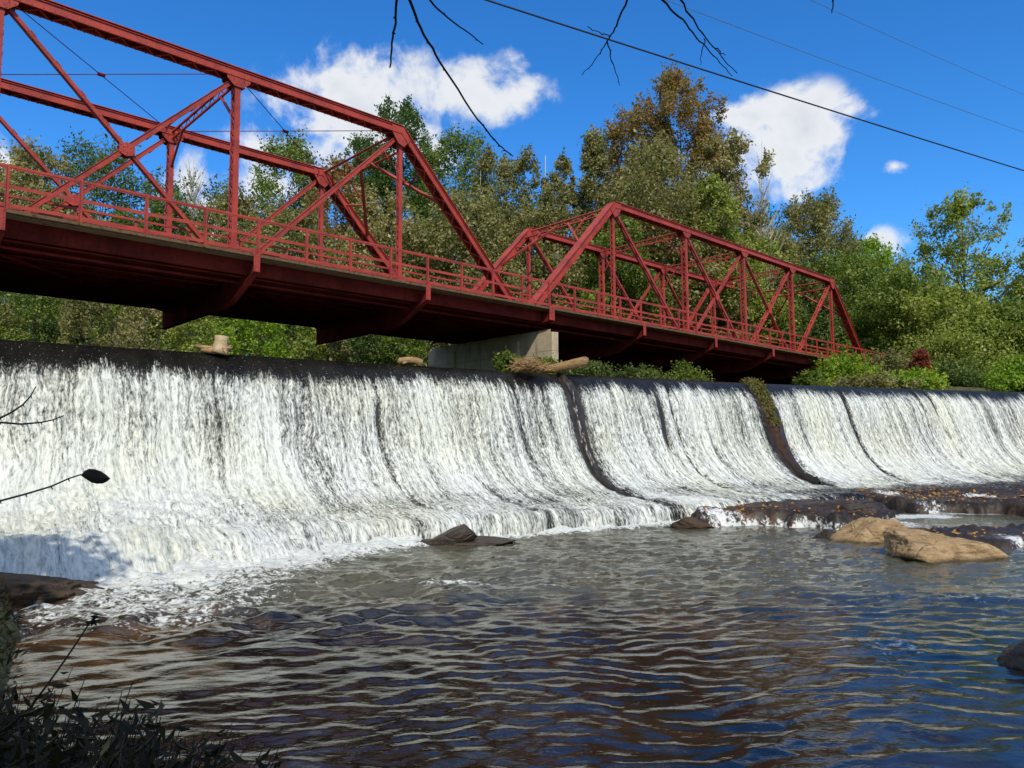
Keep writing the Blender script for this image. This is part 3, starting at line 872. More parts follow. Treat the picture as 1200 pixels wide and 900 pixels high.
    for i in range(6):
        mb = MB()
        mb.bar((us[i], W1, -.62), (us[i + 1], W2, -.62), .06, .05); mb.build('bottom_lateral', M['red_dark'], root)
    # conduit under the walkway
    mb = MB(); mb.tube([(0, 1.1, -.62), (us[6], 1.1, -.62)], .05, 8); mb.build('conduit', M['red_dark'], root)
    for v in (W1 + .32, W2 - .32):
        mb = MB()
        for z in (.92, .62): mb.bar((0, v, z), (us[6], v, z), .05, .06)
        g_ = mb.build('road_guardrail', M['red'], root); k = .6
        while k < us[6]:
            p = MB(); p.bar((k, v + .04, -.02), (k, v + .04, .96), .06, .06, (1, 0, 0)); p.build('post', M['red'], g_); k += 1.5
    railing(root, 'near_railing', 0, us[6], 0.02, 0)
    railing(root, 'far_railing', 0, us[6], VE - .1, 0)
    return root


truss_span('red steel truss span at left, over the white falls and cut by the picture edge', -15.25)
truss_span('red steel truss span from the concrete pier to the bushes on the right bank', 21.15)

# pier wall between the spans
pb = bxy(21.1, 0)
pier = thing('bridge_pier', (pb[0], pb[1], 0), 'weathered concrete wall pier under the bridge where the two red spans meet', 'bridge pier', None, BROT)
mb = MB()
mb.prism([(0, .0), (.28, -.08), (.34, .0), (.72, 1.2), (.72, 8.05), (0, 8.05)], 2, 2.5, 6.84)
mb.build('shaft', M['pier'], pier)
mb = MB(); mb.box((.0, 2.0, 4.7), (.26, .34, 3.9)); mb.box((.0, 6.2, 4.7), (.26, .34, 3.9)); mb.build('pilaster', M['pier'], pier)
mb = MB(); mb.prism([(.06, .12), (.66, .9), (.66, 7.9), (.06, 7.9)], 2, 6.845, 6.97); mb.build('bearing_seat', M['pier'], pier)
ab = bxy(57.6, 0)
abut = thing('bridge_abutment', (ab[0], ab[1], 0), 'dark concrete abutment under the far right end of the bridge', 'abutment', None, BROT)
mb = MB(); mb.prism([(0, -.3), (2.5, -.3), (2.5, 8.2), (0, 8.2)], 2, 3.0, 6.9); mb.build('wall', M['pier'], abut)
mb = MB(); mb.prism([(-.15, -.5), (2.5, -.5), (2.5, 8.4), (-.15, 8.4)], 2, 6.905, 7.2); mb.build('cap', M['pier'], abut)
# approach beyond the bridge with red guardrail
gr0 = bxy(57.7, -.1)
gr = thing('guardrail', (gr0[0], gr0[1], Z0), 'short red guardrail turning away at the right end of the bridge', 'guardrail', None, BROT)
mb = MB(); pts = [(0, 0, .95), (1.2, .05, .95), (2.0, -.15, .92), (2.9, -.7, .86), (3.9, -1.6, .8), (4.6, -2.3, .72)]
for (a, b_) in zip(pts[:-1], pts[1:]): mb.bar(a, b_, .10, .30)
mb.build('beam', M['red'], gr)
for x, y in ((.3, .1), (1.4, .1), (2.5, -.4), (3.7, -1.35)):
    mb = MB(); mb.box((x, y, .25), (.16, .16, 1.7)); mb.build('post', M['red'], gr)
mb = MB(); mb.bar((.3, .1, -.3), (1.5, .0, 1.0), .3, .2); mb.build('brace', M['red'], gr)

# ------------------------------------------------------------------ rocks
def ico(sub):
    import bmesh
    bm = bmesh.new(); bmesh.ops.create_icosphere(bm, subdivisions=sub, radius=1)
    bm.verts.ensure_lookup_table()
    V = np.array([v.co[:] for v in bm.verts]); F = [tuple(v.index for v in f.verts) for f in bm.faces]; bm.free()
    return V, np.array(F)
ICO = ico(6)


def rock(seed, dims, nplanes=14, rough=.055, rot=0, tilt=(0, 0), extra=()):
    """angular stone: unit ball cut by planes, then roughened"""
    rg = np.random.default_rng(seed); U, F = ICO
    N = rg.normal(size=(nplanes, 3)); N /= np.linalg.norm(N, axis=1, keepdims=True); dd = rg.uniform(.50, .88, nplanes)
    for e, de in extra:
        e = np.array(e, float); N = np.vstack([N, e / np.linalg.norm(e)]); dd = np.append(dd, de)
    dot = U @ N.T
    rr = np.where(dot > .05, dd / np.maximum(dot, .05), 9)
    rr = -np.log(np.exp(-np.minimum(rr, 3) * 55).sum(1) + math.exp(-55)) / 55
    V = U * rr[:, None]
    V = V * (1 + rough * fbm(V[:, 0] * 2.2 + seed, V[:, 1] * 2.2, V[:, 2] * 2.2, 5, seed)[:, None] + rough * .35 * np.abs(fbm(V[:, 0] * 7, V[:, 1] * 7 + seed, V[:, 2] * 11, 3, seed + 4))[:, None])
    V = V * np.array(dims)
    c, s = math.cos(tilt[0]), math.sin(tilt[0]); V = V @ np.array([[1, 0, 0], [0, c, s], [0, -s, c]])
    c, s = math.cos(tilt[1]), math.sin(tilt[1]); V = V @ np.array([[c, 0, -s], [0, 1, 0], [s, 0, c]])
    c, s = math.cos(rot), math.sin(rot); V = V @ np.array([[c, s, 0], [-s, c, 0], [0, 0, 1]])
    return V, F


def put_rock(name, loc, label, seed, dims, mat, group=None, **kw):
    V, F = rock(seed, dims, **kw)
    o = mesh_obj(name, V, F, M[mat], None, True); o.location = tuple(map(float, loc))
    tag(o, label, 'rock', group); return o


# rock shelf that the right end of the falls runs out over
def sd_poly(X, Y, poly):
    d = np.full(X.shape, 1e9); ins = np.zeros(X.shape, bool); n = len(poly)
    for i in range(n):
        (x0, y0), (x1, y1) = poly[i], poly[(i + 1) % n]
        ex, ey = x1 - x0, y1 - y0
        t_ = np.clip(((X - x0) * ex + (Y - y0) * ey) / (ex * ex + ey * ey), 0, 1)
        d = np.minimum(d, np.hypot(X - x0 - t_ * ex, Y - y0 - t_ * ey))
        cnd = ((y0 > Y) != (y1 > Y)) & (X < (x1 - x0) * (Y - y0) / (y1 - y0 + 1e-12) + x0)
        ins ^= cnd
    return np.where(ins, d, -d)


def P2(px, py, z): q = at_z(px, py, z); return (q[0], q[1])
PA = [P2(812, 622, 0), P2(850, 618, 0), P2(872, 617, 0), P2(930, 619, 0), P2(985, 624, 0), P2(1010, 622, 0), P2(1052, 604, .2), (14, 29.5), (10.5, 29.2), (7.2, 28.0), (5.6, 24.5)]
PB = [P2(1035, 596, .2), P2(1065, 602, .2), P2(1120, 600, .2), P2(1165, 602, .2), P2(1215, 606, .2), P2(1300, 608, .2), (30, 28), (28, 36), (17, 32.5), (12.2, 29.3)]
PC = [P2(1062, 636, 0), P2(1080, 642, 0), P2(1190, 646, 0), P2(1240, 640, 0), P2(1310, 640, 0), P2(1310, 618, .25), P2(1200, 613, .25), P2(1110, 612, .25), P2(1065, 615, .25)]
hx = np.arange(4, 30, .085); hy = np.arange(13, 35, .085)
HX, HY = np.meshgrid(hx, hy)
wob = .28 * fbm(HX * 1.1, HY * 1.1, oct=4, seed=71) + .12 * np.abs(fbm(HX * 3.2, HY * 3.2, oct=3, seed=72))
HZ = np.full(HX.shape, -.7)
rh, _xc = dam_rs(HX, HY)
for poly, top, slope in ((PA, .40, .022), (PB, .52, .022), (PC, .24, .0)):
    d = sd_poly(HX, HY, poly) + wob
    dp = np.clip(8.5 - rh, 0, 6)
    HZ = np.maximum(HZ, -.7 + (top + .7 + slope * dp) * sm(d, -.25, .40))
HZ = np.where(HZ > -.6, HZ + .07 * fbm(HX * .9, HY * .9, oct=4, seed=73) + .05 * np.abs(fbm(HX * 3, HY * 3, oct=4, seed=74)), HZ)
# ledges step in flat layers
stp = .16; HZ = HZ * .55 + .45 * (np.floor(HZ / stp) * stp + stp * sm(HZ / stp - np.floor(HZ / stp), .55, .95))
HZ = np.where(rh < 4.6, np.minimum(HZ, .3), HZ)
gz = np.gradient(HZ, .085); steep = np.hypot(*gz)
dA = sd_poly(HX, HY, PA) + wob
flowA = sm(vnoise(HX * .8 + 3, HY * .8, seed=78), -.35, .35)
whit = (sm(steep, .5, 1.3) * (1 - sm(HZ, .10, .30)) * sm(HX, 5.6, 6.4) * (.62 + .25 * fbm(HX * 2.5, HY * .5, oct=3, seed=79)) * (1 - sm(HX, 9.0, 9.6))
        + .30 * flowA * sm(steep, .25, .8) + .22 * sm(5.2 + .8 * wob - rh, -1.5, .6))
for px, py, w_, h_, rad in ((1040, 590, .2, .3, .5), (1150, 590, .3, .3, .55), (1165, 600, .3, .3, .4), (1185, 632, .15, .3, .35), (840, 612, .1, .3, .7), (1100, 601, .2, .2, .6)):
    x_, y_ = P2(px, py, w_); whit = np.maximum(whit, .74 * np.exp(-((HX - x_) / rad) ** 2 - ((HY - y_) / (rad * 1.5)) ** 2))
m, t = new_mat('wet_rock_shelf'); co = objco(t)
a = t.noise(co, 1.4, 7, .65, .5); b = t.noise(co, 9, 5, .7); w1 = t.noise(t.scale(co, (1.6, .9, 1.2)), 6, 6, .75, .5)
c = t.ramp(t.math('ADD', t.math('MULTIPLY', a, .6), t.math('MULTIPLY', b, .4)), [(.3, (.012, .010, .009)), (.50, (.026, .018, .013)), (.59, (.075, .038, .019)), (.74, (.19, .11, .055))])
wfm = t.sstep(t.math('ADD', attr(t, 'white'), t.math('MULTIPLY', t.math('SUBTRACT', w1, .5), 2.2)), .40, .72)
hh = t.math('ADD', a, t.math('MULTIPLY', b, .4))
bm_ = t.n('ShaderNodeBump', ins={'Height': hh, 'Strength': .8, 'Distance': .05})
rk_ = t.n('ShaderNodeBsdfPrincipled', ins={'Base Color': c, 'Roughness': t.math('ADD', .26, t.math('MULTIPLY', b, .5)), 'Specular IOR Level': .35, 'Normal': bm_.outputs[0]}).outputs[0]
ww = t.n('ShaderNodeBsdfPrincipled', ins={'Base Color': (.66, .68, .67, 1), 'Roughness': .5, 'Normal': bm_.outputs[0]}).outputs[0]
finish(t, t.n('ShaderNodeMixShader', ins={0: wfm, 1: rk_, 2: ww}).outputs[0]); M['shelf'] = m
struct(mesh_obj('rock_shelf_ground', np.stack([HX, HY, HZ], -1).reshape(-1, 3), grid_faces(len(hx), len(hy)), M['shelf'], smooth=True, attrs={'white': whit}))
# pool caught on the shelf
px_p = [P2(1040, 606, .2), P2(1065, 600, .2), P2(1130, 596, .2), P2(1330, 600, .2), P2(1330, 622, .2), P2(1200, 620, .2), P2(1062, 622, .2)]
vx = np.arange(7, 26, .12); vy = np.arange(15, 28, .12); VX, VY = np.meshgrid(vx, vy)
ins = sd_poly(VX, VY, px_p); vz = .17 + .02 * fbm(VX * 1.5, VY * 2.2, oct=4, seed=81) - .6 * sm(-ins, .1, .6)
vf = .50 * sm(vnoise(VX * .5, VY * 1.0, seed=82), -.2, .7) + .25 * sm(VY, 19.5, 22)
struct(mesh_obj('shelf_pool_water', np.stack([VX, VY, vz], -1).reshape(-1, 3), grid_faces(len(vx), len(vy)), M['water'], smooth=True, attrs={'foam': vf, 'chop': np.full(VX.shape, .9)}))
# leaves stuck to the wet rock
P = []
rg = np.random.default_rng(17)
for cx, cy, cz, sx_, sy_, n in ((1080, 585, .4, 2.0, 1.6, 300), (900, 600, .4, 1.5, .9, 120), (868, 603, .35, .5, .8, 220), (1055, 575, .55, .9, 1.6, 330), (1100, 578, .55, 1.2, 1.5, 200), (1130, 630, .22, 1.3, .9, 260), (1170, 640, .2, .35, .3, 110), (1015, 582, .5, .5, .7, 70), (1195, 590, .4, .4, .8, 70), (1000, 600, .4, .4, .6, 40)):
    q = at_z(cx, cy, cz); P.append(np.stack([q[0] + rg.normal(0, sx_, n), q[1] + rg.normal(0, sy_, n)], -1))
P = np.vstack(P)
ii = np.clip(((P[:, 0] - 4) / .085).round().astype(int), 0, len(hx) - 1); jj = np.clip(((P[:, 1] - 13) / .085).round().astype(int), 0, len(hy) - 1)
pz = HZ[jj, ii]; ok = (pz > .2) & (whit[jj, ii] < .6)
P = np.column_stack([P, pz + .025])[ok]
V, F = leaf_cards(P, rg.normal(0, .35, (len(P), 3)) + np.array([0, -.2, 1]), .085, rg, .8)
o = mesh_obj('leaf_litter', V, F, M['litter']); o['kind'] = 'stuff'

q = at_z(1028, 640, 0)
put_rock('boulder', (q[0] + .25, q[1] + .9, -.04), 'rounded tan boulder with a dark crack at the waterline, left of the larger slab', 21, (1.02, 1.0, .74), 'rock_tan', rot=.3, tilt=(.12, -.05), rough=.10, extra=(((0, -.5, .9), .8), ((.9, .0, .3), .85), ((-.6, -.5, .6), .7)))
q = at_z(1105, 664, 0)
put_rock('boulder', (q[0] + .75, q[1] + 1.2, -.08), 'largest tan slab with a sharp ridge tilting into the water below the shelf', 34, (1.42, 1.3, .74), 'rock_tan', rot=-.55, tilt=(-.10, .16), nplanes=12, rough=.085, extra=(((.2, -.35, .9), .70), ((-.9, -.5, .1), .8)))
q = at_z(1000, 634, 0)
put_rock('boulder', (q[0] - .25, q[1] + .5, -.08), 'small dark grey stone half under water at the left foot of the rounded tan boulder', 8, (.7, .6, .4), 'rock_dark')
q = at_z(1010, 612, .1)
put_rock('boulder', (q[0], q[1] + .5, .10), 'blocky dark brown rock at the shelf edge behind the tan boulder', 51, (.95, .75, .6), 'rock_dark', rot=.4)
q = at_z(1195, 572, .55)
put_rock('boulder', (q[0] - 1.6, q[1] - 5.2, .50), 'low flat sunlit tan rock on the shelf at the right edge below the falls', 62, (2.4, 1.6, .28), 'rock_tan', rot=.5)
q = at_z(540, 640, 0)
put_rock('river_rock', (q[0], q[1] + .25, .03), 'thin flat dark slab lying in the water in front of the falls', 77, (1.5, .5, .20), 'rock_dark', rot=.06)
q = at_z(530, 634, .12)
put_rock('river_rock', (q[0] + .05, q[1] + .1, .24), 'wedge-shaped dark stone standing on the flat slab at the foot of the falls', 78, (.62, .36, .30), 'rock_dark', rot=.15, tilt=(0, -.28), nplanes=7, extra=(((.9, 0, .25), .62), ((-.3, 0, .95), .5)))
q = at_z(232, 660, 0)
put_rock('river_rock', (q[0], q[1], .02), 'small black stone poking from the white foam on the left', 79, (.22, .18, .11), 'rock_dark')
q = at_z(222, 663, 0)
q = at_z(455, 642, 0)
put_rock('river_rock', (q[0], q[1], -.02), 'low black stone left of the flat slab at the foot of the falls', 80, (.35, .16, .09), 'rock_dark')
q = at_z(815, 620, 0)
put_rock('river_rock', (q[0] + .2, q[1] + .5, .0), 'sloping reddish wet stone where the drop meets the rock shelf', 83, (1.0, .6, .26), 'rock_brown', rot=.5, tilt=(0, .2))
q = at_z(1200, 785, 0)
put_rock('river_rock', (q[0] + .52, q[1] + .1, -.05), 'dark mossy rock cut by the right edge of the picture in the near water', 84, (.62, .5, .34), 'rock_dark')
q = at_z(20, 690, .2)
put_rock('bank_rock', (q[0] - 1.0, q[1] + .4, .0), 'broad brown bank rock at the left edge beside the foam', 90, (3.3, 2.0, .56), 'rock_brown', rot=-.5, rough=.12)
q = at_z(15, 765, .2)
put_rock('bank_rock', (q[0] - .9, q[1] + .1, -.10), 'dark overgrown bank rock at the left edge above the weeds', 93, (1.5, .9, .40), 'rock_dark', rot=-.3, rough=.08)

# ------------------------------------------------------------------ driftwood on the crest
def log_mesh(mb, pts, radii, sides=12, seed=0):
    rg = random.Random(seed); b0 = len(mb.V); mb.tube(pts, radii, sides)
    for i in range(b0, len(mb.V)):
        x, y, z = mb.V[i]; mb.V[i] = (x + rg.uniform(-.022, .022), y + rg.uniform(-.022, .022), z + rg.uniform(-.022, .022))
def on_crest(px, py, z=5.02): return at_z(px, py, z)
q = on_crest(256, 413)
st = thing('tree_stump', q, 'pale sawn tree stump with sprawling roots stranded on the dam crest at left', 'stump')
mb = MB(); log_mesh(mb, [(0.02, 0, -.02), (.05, .02, .12), (.07, .03, .34), (.08, .03, .46)], [.27, .21, .185, .19], 14, 1); mb.build('bole', M['drift_pale'], st, True)
mb = MB(); log_mesh(mb, [(0, -.05, .08), (-.25, -.08, .12), (-.48, -.05, .14), (-.66, .0, .20)], [.10, .075, .06, .03], 8, 2)
log_mesh(mb, [(0, -.08, .04), (-.2, -.16, .03), (-.42, -.2, .04)], [.10, .08, .04], 8, 3)
log_mesh(mb, [(.1, -.05, .05), (.24, -.16, .03), (.32, -.24, -.08)], [.10, .07, .025], 8, 4); log_mesh(mb, [(.1, 0, .06), (.28, .02, .12), (.36, .0, .18)], [.1, .07, .04], 8, 5); mb.build('root', M['drift'], st, True)
q = on_crest(480, 428)
mb = MB(); log_mesh(mb, [(-.38, 0, .05), (-.3, 0, .13), (-.05, .02, .16), (.18, .0, .15), (.36, .02, .09), (.40, .02, .02)], [.07, .13, .14, .12, .11, .06], 12, 6); log_mesh(mb, [(-.1, -.06, .1), (-.2, -.2, .04)], [.06, .03], 7, 7)
o = mb.build('driftwood_log', M['drift'], None, True); o.location = tuple(q); tag(o, 'short stubby driftwood log on the dam crest left of the pier', 'log')
q = on_crest(655, 437)
mb = MB(); log_mesh(mb, [(-.7, .1, .12), (-.35, .05, .16), (.1, 0, .22), (.6, -.05, .34), (1.0, -.05, .42), (1.08, -.05, .42)], [.08, .14, .17, .19, .17, .11], 14, 8)
o = mb.build('driftwood_log', M['thatch'], None, True); o.location = tuple(q); tag(o, 'thick orange-brown driftwood trunk lying on the crest in front of the pier', 'log')
rg = np.random.default_rng(5)
def wrack(px, py, w, h, n, label):
    q = on_crest(px, py); mb = MB(); r_ = random.Random(px)
    for _ in range(n):
        x, y, z = r_.gauss(0, w * .4), r_.gauss(0, .22), abs(r_.gauss(0, h * .5)); a = r_.uniform(-.6, .6); L = r_.uniform(.2, .6)
        d = Vector((math.cos(a) * L / 2, math.sin(a) * L / 2, r_.uniform(-.12, .12)))
        c_ = Vector((x, y, z)); mb.tube([c_ - d, c_ + Vector((0, 0, .03)), c_ + d], [.012, .018, .008], 4)
    o = mb.build('flood_debris', M['thatch'], None); o.location = tuple(q); tag(o, label, 'debris')
wrack(620, 434, .7, .35, 260, 'heap of straw-coloured flood debris at the foot of the pier')

# ------------------------------------------------------------------ plants
def crown_mesh(seed, H, R_, base=.25, shape='round', nclump=60, nleaf=7000, leaf=.26, rc=.26, gap=0.0, flat=.8, off=(0, 0)):
    rg = np.random.default_rng(seed); nclump = int(nclump * 2.4); nleaf = int(nleaf * 2.9); leaf = leaf * .84
    t = base + (1 - base) * rg.random(nclump * 3) ** .9
    tn = (t - base) / (1 - base)
    if shape == 'round': env = np.sqrt(np.clip(1 - ((tn - .42) / .60) ** 2, .02, 1))
    elif shape == 'column': env = np.clip(np.minimum(tn * 6 + .3, (1.03 - tn) * 2.2), .08, 1)
    elif shape == 'cone': env = np.clip(1.08 - tn, .06, 1) ** .8
    elif shape == 'spread': env = np.clip(.45 + .75 * tn, 0, 1) * np.sqrt(np.clip(1.05 - tn ** 3, .05, 1))
    else: env = np.sqrt(np.clip(1 - tn ** 2.2, .03, 1))              # bush
    ph = rg.random(len(t)) * 6.283
    lob = 1 + .28 * np.sin(2 * ph + rg.random() * 6 + 3 * t) + .2 * np.sin(3 * ph + rg.random() * 6 - 5 * t)
    rad = np.sqrt(rg.random(len(t)) * .85 + .15) * env * R_ * np.clip(lob, .5, 1.35)
    C = np.stack([np.cos(ph) * rad + off[0] * t, np.sin(ph) * rad + off[1] * t, t * H], -1)[:nclump]
    cr = np.maximum(R_, .09 * H) * rc * rg.uniform(.5, 1.3, nclump) * (.55 + .45 * env[:nclump])
    C[:, 2] = np.minimum(C[:, 2], H - cr * .6)
    w = cr ** 2; w /= w.sum()
    idx = rg.choice(nclump, nleaf, p=w)
    d = rg.normal(size=(nleaf, 3)); d /= np.linalg.norm(d, axis=1, keepdims=True)
    rr_ = rg.random((nleaf, 1)) ** .40
    P = C[idx] + d * rr_ * cr[idx][:, None] * np.array([1, 1, flat])
    ns = nleaf // 5; sh = rg.choice(nclump, max(ns // 14, 1)); si = rg.integers(0, len(sh), ns)      # leafy shoots reaching out of the clumps
    ctr = np.array([0, 0, H * (.3 if shape == 'bush' else .45)]); sd_ = C[sh] - ctr; sd_ /= np.maximum(np.linalg.norm(sd_, axis=1, keepdims=True), .01)
    sd_ = sd_ + rg.normal(0, .45, sd_.shape) + np.array([0, 0, .45]); sd_ /= np.linalg.norm(sd_, axis=1, keepdims=True)
    P[:ns] = C[sh][si] + sd_[si] * (cr[sh][si] * rg.uniform(.5, 1.75, ns))[:, None] + rg.normal(0, .3 * leaf, (ns, 3))
    P += rg.normal(0, .22, P.shape) * cr[idx][:, None] * (rg.random((nleaf, 1)) < .45)
    nrm = d * .8 + rg.normal(0, .55, d.shape) + np.array([0, 0, .35])
    V, F = leaf_cards(P, nrm, leaf, rg, .62)
    return V, F, C, cr


def limbs(H, C, base, r0, seed, n=14, lean=(0, 0)):
    rg = random.Random(seed); mb = MB()
    top = max(c[2] for c in C) * .86
    def axis(z): k = z / H; return Vector((lean[0] * k + .12 * r0 * 8 * math.sin(k * 7 + seed), lean[1] * k + .12 * r0 * 8 * math.cos(k * 5 + seed), z))
    zs = [top * i / 9 for i in range(10)]
    mb.tube([axis(z) if i else axis(0) - Vector((0, 0, .4)) for i, z in enumerate(zs)], [r0 * (1.25 if i == 0 else 1 - .9 * i / 9.5) for i in range(10)], 8)
    for k in range(min(n, len(C))):
        c = Vector(C[k]); z = max(base * H * .6, min(c.z * rg.uniform(.55, .8), top * .95)); a = axis(z)
        m_ = a.lerp(c, .5) + Vector((0, 0, -.06 * (c - a).length + rg.uniform(-.1, .1)))
        rb = r0 * (1 - .85 * z / top) * .55 + .015
        mb.tube([a, m_, c], [rb, rb * .6, .012], 5)
    return mb


def tree(px, ytop, wpx, Y, kind, label, shape='round', seed=0, nleaf=7000, leaf=.27, base=.22, nclump=60, rc=.26, trunk=.2, bark='bark', cat='tree', name='tree', group='trees beyond the dam', zbase=None, twigs=14, ybot=None):
    top = at_y(px, ytop, Y); g = float(terrain(np.array([top[0]]), np.array([Y]))[0]) if zbase is None else zbase
    H = top[2] - g; R_ = wpx / 2 * Y / FPX
    if ybot is not None: base = max(.02, (at_y(px, ybot, Y)[2] - g) / H)
    root = thing(name, (top[0], Y, g), label, cat, group)
    V, F, C, cr = crown_mesh(seed + 100, H, R_, base, shape, nclump, nleaf, leaf, rc)
    mesh_obj('crown', V, F, LEAF[kind], root)
    limbs(H, C, base, trunk, seed, twigs).build('trunk', M[bark], root, True)
    return root


T = tree
# --- skyline trees, left to right
T(35, 178, 120, 62, 'grey', 'grey-green tree at the far left seen through the bridge truss', seed=1, nleaf=9000)
T(120, 175, 150, 66, 'dark', 'dark rounded tree left of the bare whitish tree, behind the crossed truss diagonals', seed=2, nleaf=11000)
T(-60, 150, 160, 66, 'dark', 'dark tree cut by the left edge behind the bridge', seed=41, nleaf=8000)
T(330, 172, 130, 68, 'mid', 'mid green tree behind the tall laced post of the left span', seed=3, nleaf=10000, shape='spread')
T(395, 195, 110, 60, 'gold', 'brownish olive tree under the far hip of the left span', seed=4, nleaf=8000)
T(290, 235, 120, 56, 'olive', 'low olive tree behind the railing of the left span', seed=42, nleaf=8000)
T(470, 128, 130, 76, 'pine', 'tall dark evergreen rising above the left span hip', shape='round', seed=5, nleaf=15000, leaf=.3, rc=.2, nclump=80)
T(425, 160, 80, 78, 'pine', 'dark evergreen half hidden behind the left span top chord', seed=43, nleaf=8000, leaf=.3, rc=.22)
T(540, 163, 115, 70, 'mid', 'green tree right of the tall evergreen', seed=6, nleaf=8500, shape='round')
T(578, 182, 85, 66, 'olive', 'narrow olive tree beside the green tree left of the two slim poplars', seed=7, nleaf=5500, shape='round')
T(608, 182, 80, 62, 'olive', 'slim olive poplar left of the dead white snag', shape='round', seed=8, nleaf=5500)
T(654, 188, 70, 62, 'olive', 'slim olive poplar right in front of the dead white snag', shape='round', seed=9, nleaf=5500)
T(695, 160, 105, 60, 'olive', 'pointed olive tree over the right span hip', shape='cone', seed=10, nleaf=9000, nclump=70)
T(735, 128, 74, 66, 'gold', 'brown-gold side crown just left of the tallest tree', shape='round', seed=11, nleaf=5500, base=.4, rc=.34)
T(798, 98, 150, 66, 'gold', 'tallest brown-gold tree standing in the middle of the skyline', shape='round', seed=12, nleaf=19000, nclump=95, rc=.19, base=.3, trunk=.28)
T(765, 180, 150, 57, 'olive', 'broad olive tree in front of the tallest brown-gold tree', seed=13, nleaf=12000, nclump=80)
T(845, 165, 120, 60, 'grey', 'pale grey-olive tree with thin top right of the tallest tree', seed=14, nleaf=8500, shape='spread', bark='bark_pale', rc=.18)
T(830, 220, 90, 55, 'yellow', 'yellow-green tree above the middle of the right span', seed=15, nleaf=8000)
T(945, 240, 140, 74, 'olive', 'large olive tree with a ragged top above the right end of the bridge', seed=16, nleaf=14000, nclump=90, shape='spread', rc=.2)
T(905, 268, 90, 68, 'olive', 'smaller olive tree left of the large ragged one', seed=44, nleaf=7500)
T(1015, 283, 80, 80, 'bright', 'round bright green tree top right of the ragged olive tree', seed=17, nleaf=8000)
T(985, 305, 130, 66, 'mid', 'dense green tree behind the last post of the bridge', seed=18, nleaf=11000)
T(1125, 238, 140, 62, 'yellow', 'loose yellow-green tree with sky showing through on the right', shape='round', seed=19, nleaf=8000, nclump=80, rc=.17, base=.15, twigs=60, trunk=.16)
T(1215, 320, 90, 70, 'dark', 'dark tree cut by the right edge of the picture', seed=20, nleaf=7000)
# --- lower wood behind the bridge
T(70, 245, 150, 54, 'olive', 'olive thicket tree behind the left railing', seed=21, nleaf=9000, base=.08)
T(190, 235, 120, 56, 'dark', 'dark thicket tree under the bare whitish tree', seed=22, nleaf=8000, base=.08)
T(350, 255, 130, 52, 'olive', 'sunlit olive thicket tree below the near hip of the left span', seed=23, nleaf=9500, base=.06)
T(450, 235, 120, 54, 'grey', 'shadowed grey-olive thicket tree behind the left end post', seed=24, nleaf=9000, base=.06)
T(545, 235, 150, 52, 'olive', 'wide olive willow thicket between the two spans', seed=25, nleaf=13000, base=.05, nclump=80)
T(640, 250, 120, 54, 'olive', 'olive thicket tree behind the portal of the right span', seed=26, nleaf=10000, base=.05)
T(720, 255, 120, 53, 'mid', 'green thicket tree behind the first panel of the right span', seed=27, nleaf=9000, base=.05)
T(800, 270, 110, 55, 'olive', 'olive thicket tree behind the middle of the right span', seed=28, nleaf=9000, base=.05)
T(870, 285, 110, 58, 'yellow', 'yellowish thicket tree behind the right half of the right span', seed=29, nleaf=9000, base=.05)
T(935, 320, 100, 60, 'dark', 'dark thicket tree behind the right end of the bridge', seed=30, nleaf=8000, base=.05)
T(1050, 330, 110, 56, 'mid', 'green thicket tree above the red guardrail', seed=31, nleaf=9500, base=.05)
T(1110, 345, 110, 52, 'yellow', 'yellow-green thicket tree under the loose tree on the right', seed=32, nleaf=9500, base=.05)
T(1180, 365, 110, 50, 'mid', 'green thicket tree at the right edge above the dam', seed=33, nleaf=9000, base=.05)
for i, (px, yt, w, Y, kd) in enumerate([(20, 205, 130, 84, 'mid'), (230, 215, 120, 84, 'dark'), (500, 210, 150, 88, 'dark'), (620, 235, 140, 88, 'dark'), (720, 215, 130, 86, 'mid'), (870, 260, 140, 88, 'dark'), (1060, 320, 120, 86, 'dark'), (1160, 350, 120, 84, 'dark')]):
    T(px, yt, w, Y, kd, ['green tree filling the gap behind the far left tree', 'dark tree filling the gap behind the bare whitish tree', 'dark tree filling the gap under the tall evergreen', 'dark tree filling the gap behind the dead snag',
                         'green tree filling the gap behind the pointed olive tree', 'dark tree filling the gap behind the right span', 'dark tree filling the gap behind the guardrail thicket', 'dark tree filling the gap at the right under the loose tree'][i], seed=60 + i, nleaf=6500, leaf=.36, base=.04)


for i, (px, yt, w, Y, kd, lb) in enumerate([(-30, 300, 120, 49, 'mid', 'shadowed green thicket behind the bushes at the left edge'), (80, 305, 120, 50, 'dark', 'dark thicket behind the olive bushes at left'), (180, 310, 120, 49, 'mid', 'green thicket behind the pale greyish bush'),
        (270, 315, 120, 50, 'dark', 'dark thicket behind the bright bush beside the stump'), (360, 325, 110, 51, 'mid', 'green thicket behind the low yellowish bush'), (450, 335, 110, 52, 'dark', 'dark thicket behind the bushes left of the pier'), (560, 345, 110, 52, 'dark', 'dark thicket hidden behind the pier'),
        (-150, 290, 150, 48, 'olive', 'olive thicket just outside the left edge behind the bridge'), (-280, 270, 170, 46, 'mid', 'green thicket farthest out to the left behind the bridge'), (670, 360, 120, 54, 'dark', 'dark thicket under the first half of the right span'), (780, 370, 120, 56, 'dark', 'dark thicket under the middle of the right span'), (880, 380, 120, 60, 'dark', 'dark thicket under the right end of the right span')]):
    T(px, yt, w, Y, kd, lb, seed=80 + i, nleaf=5000, base=.02, shape='bush')


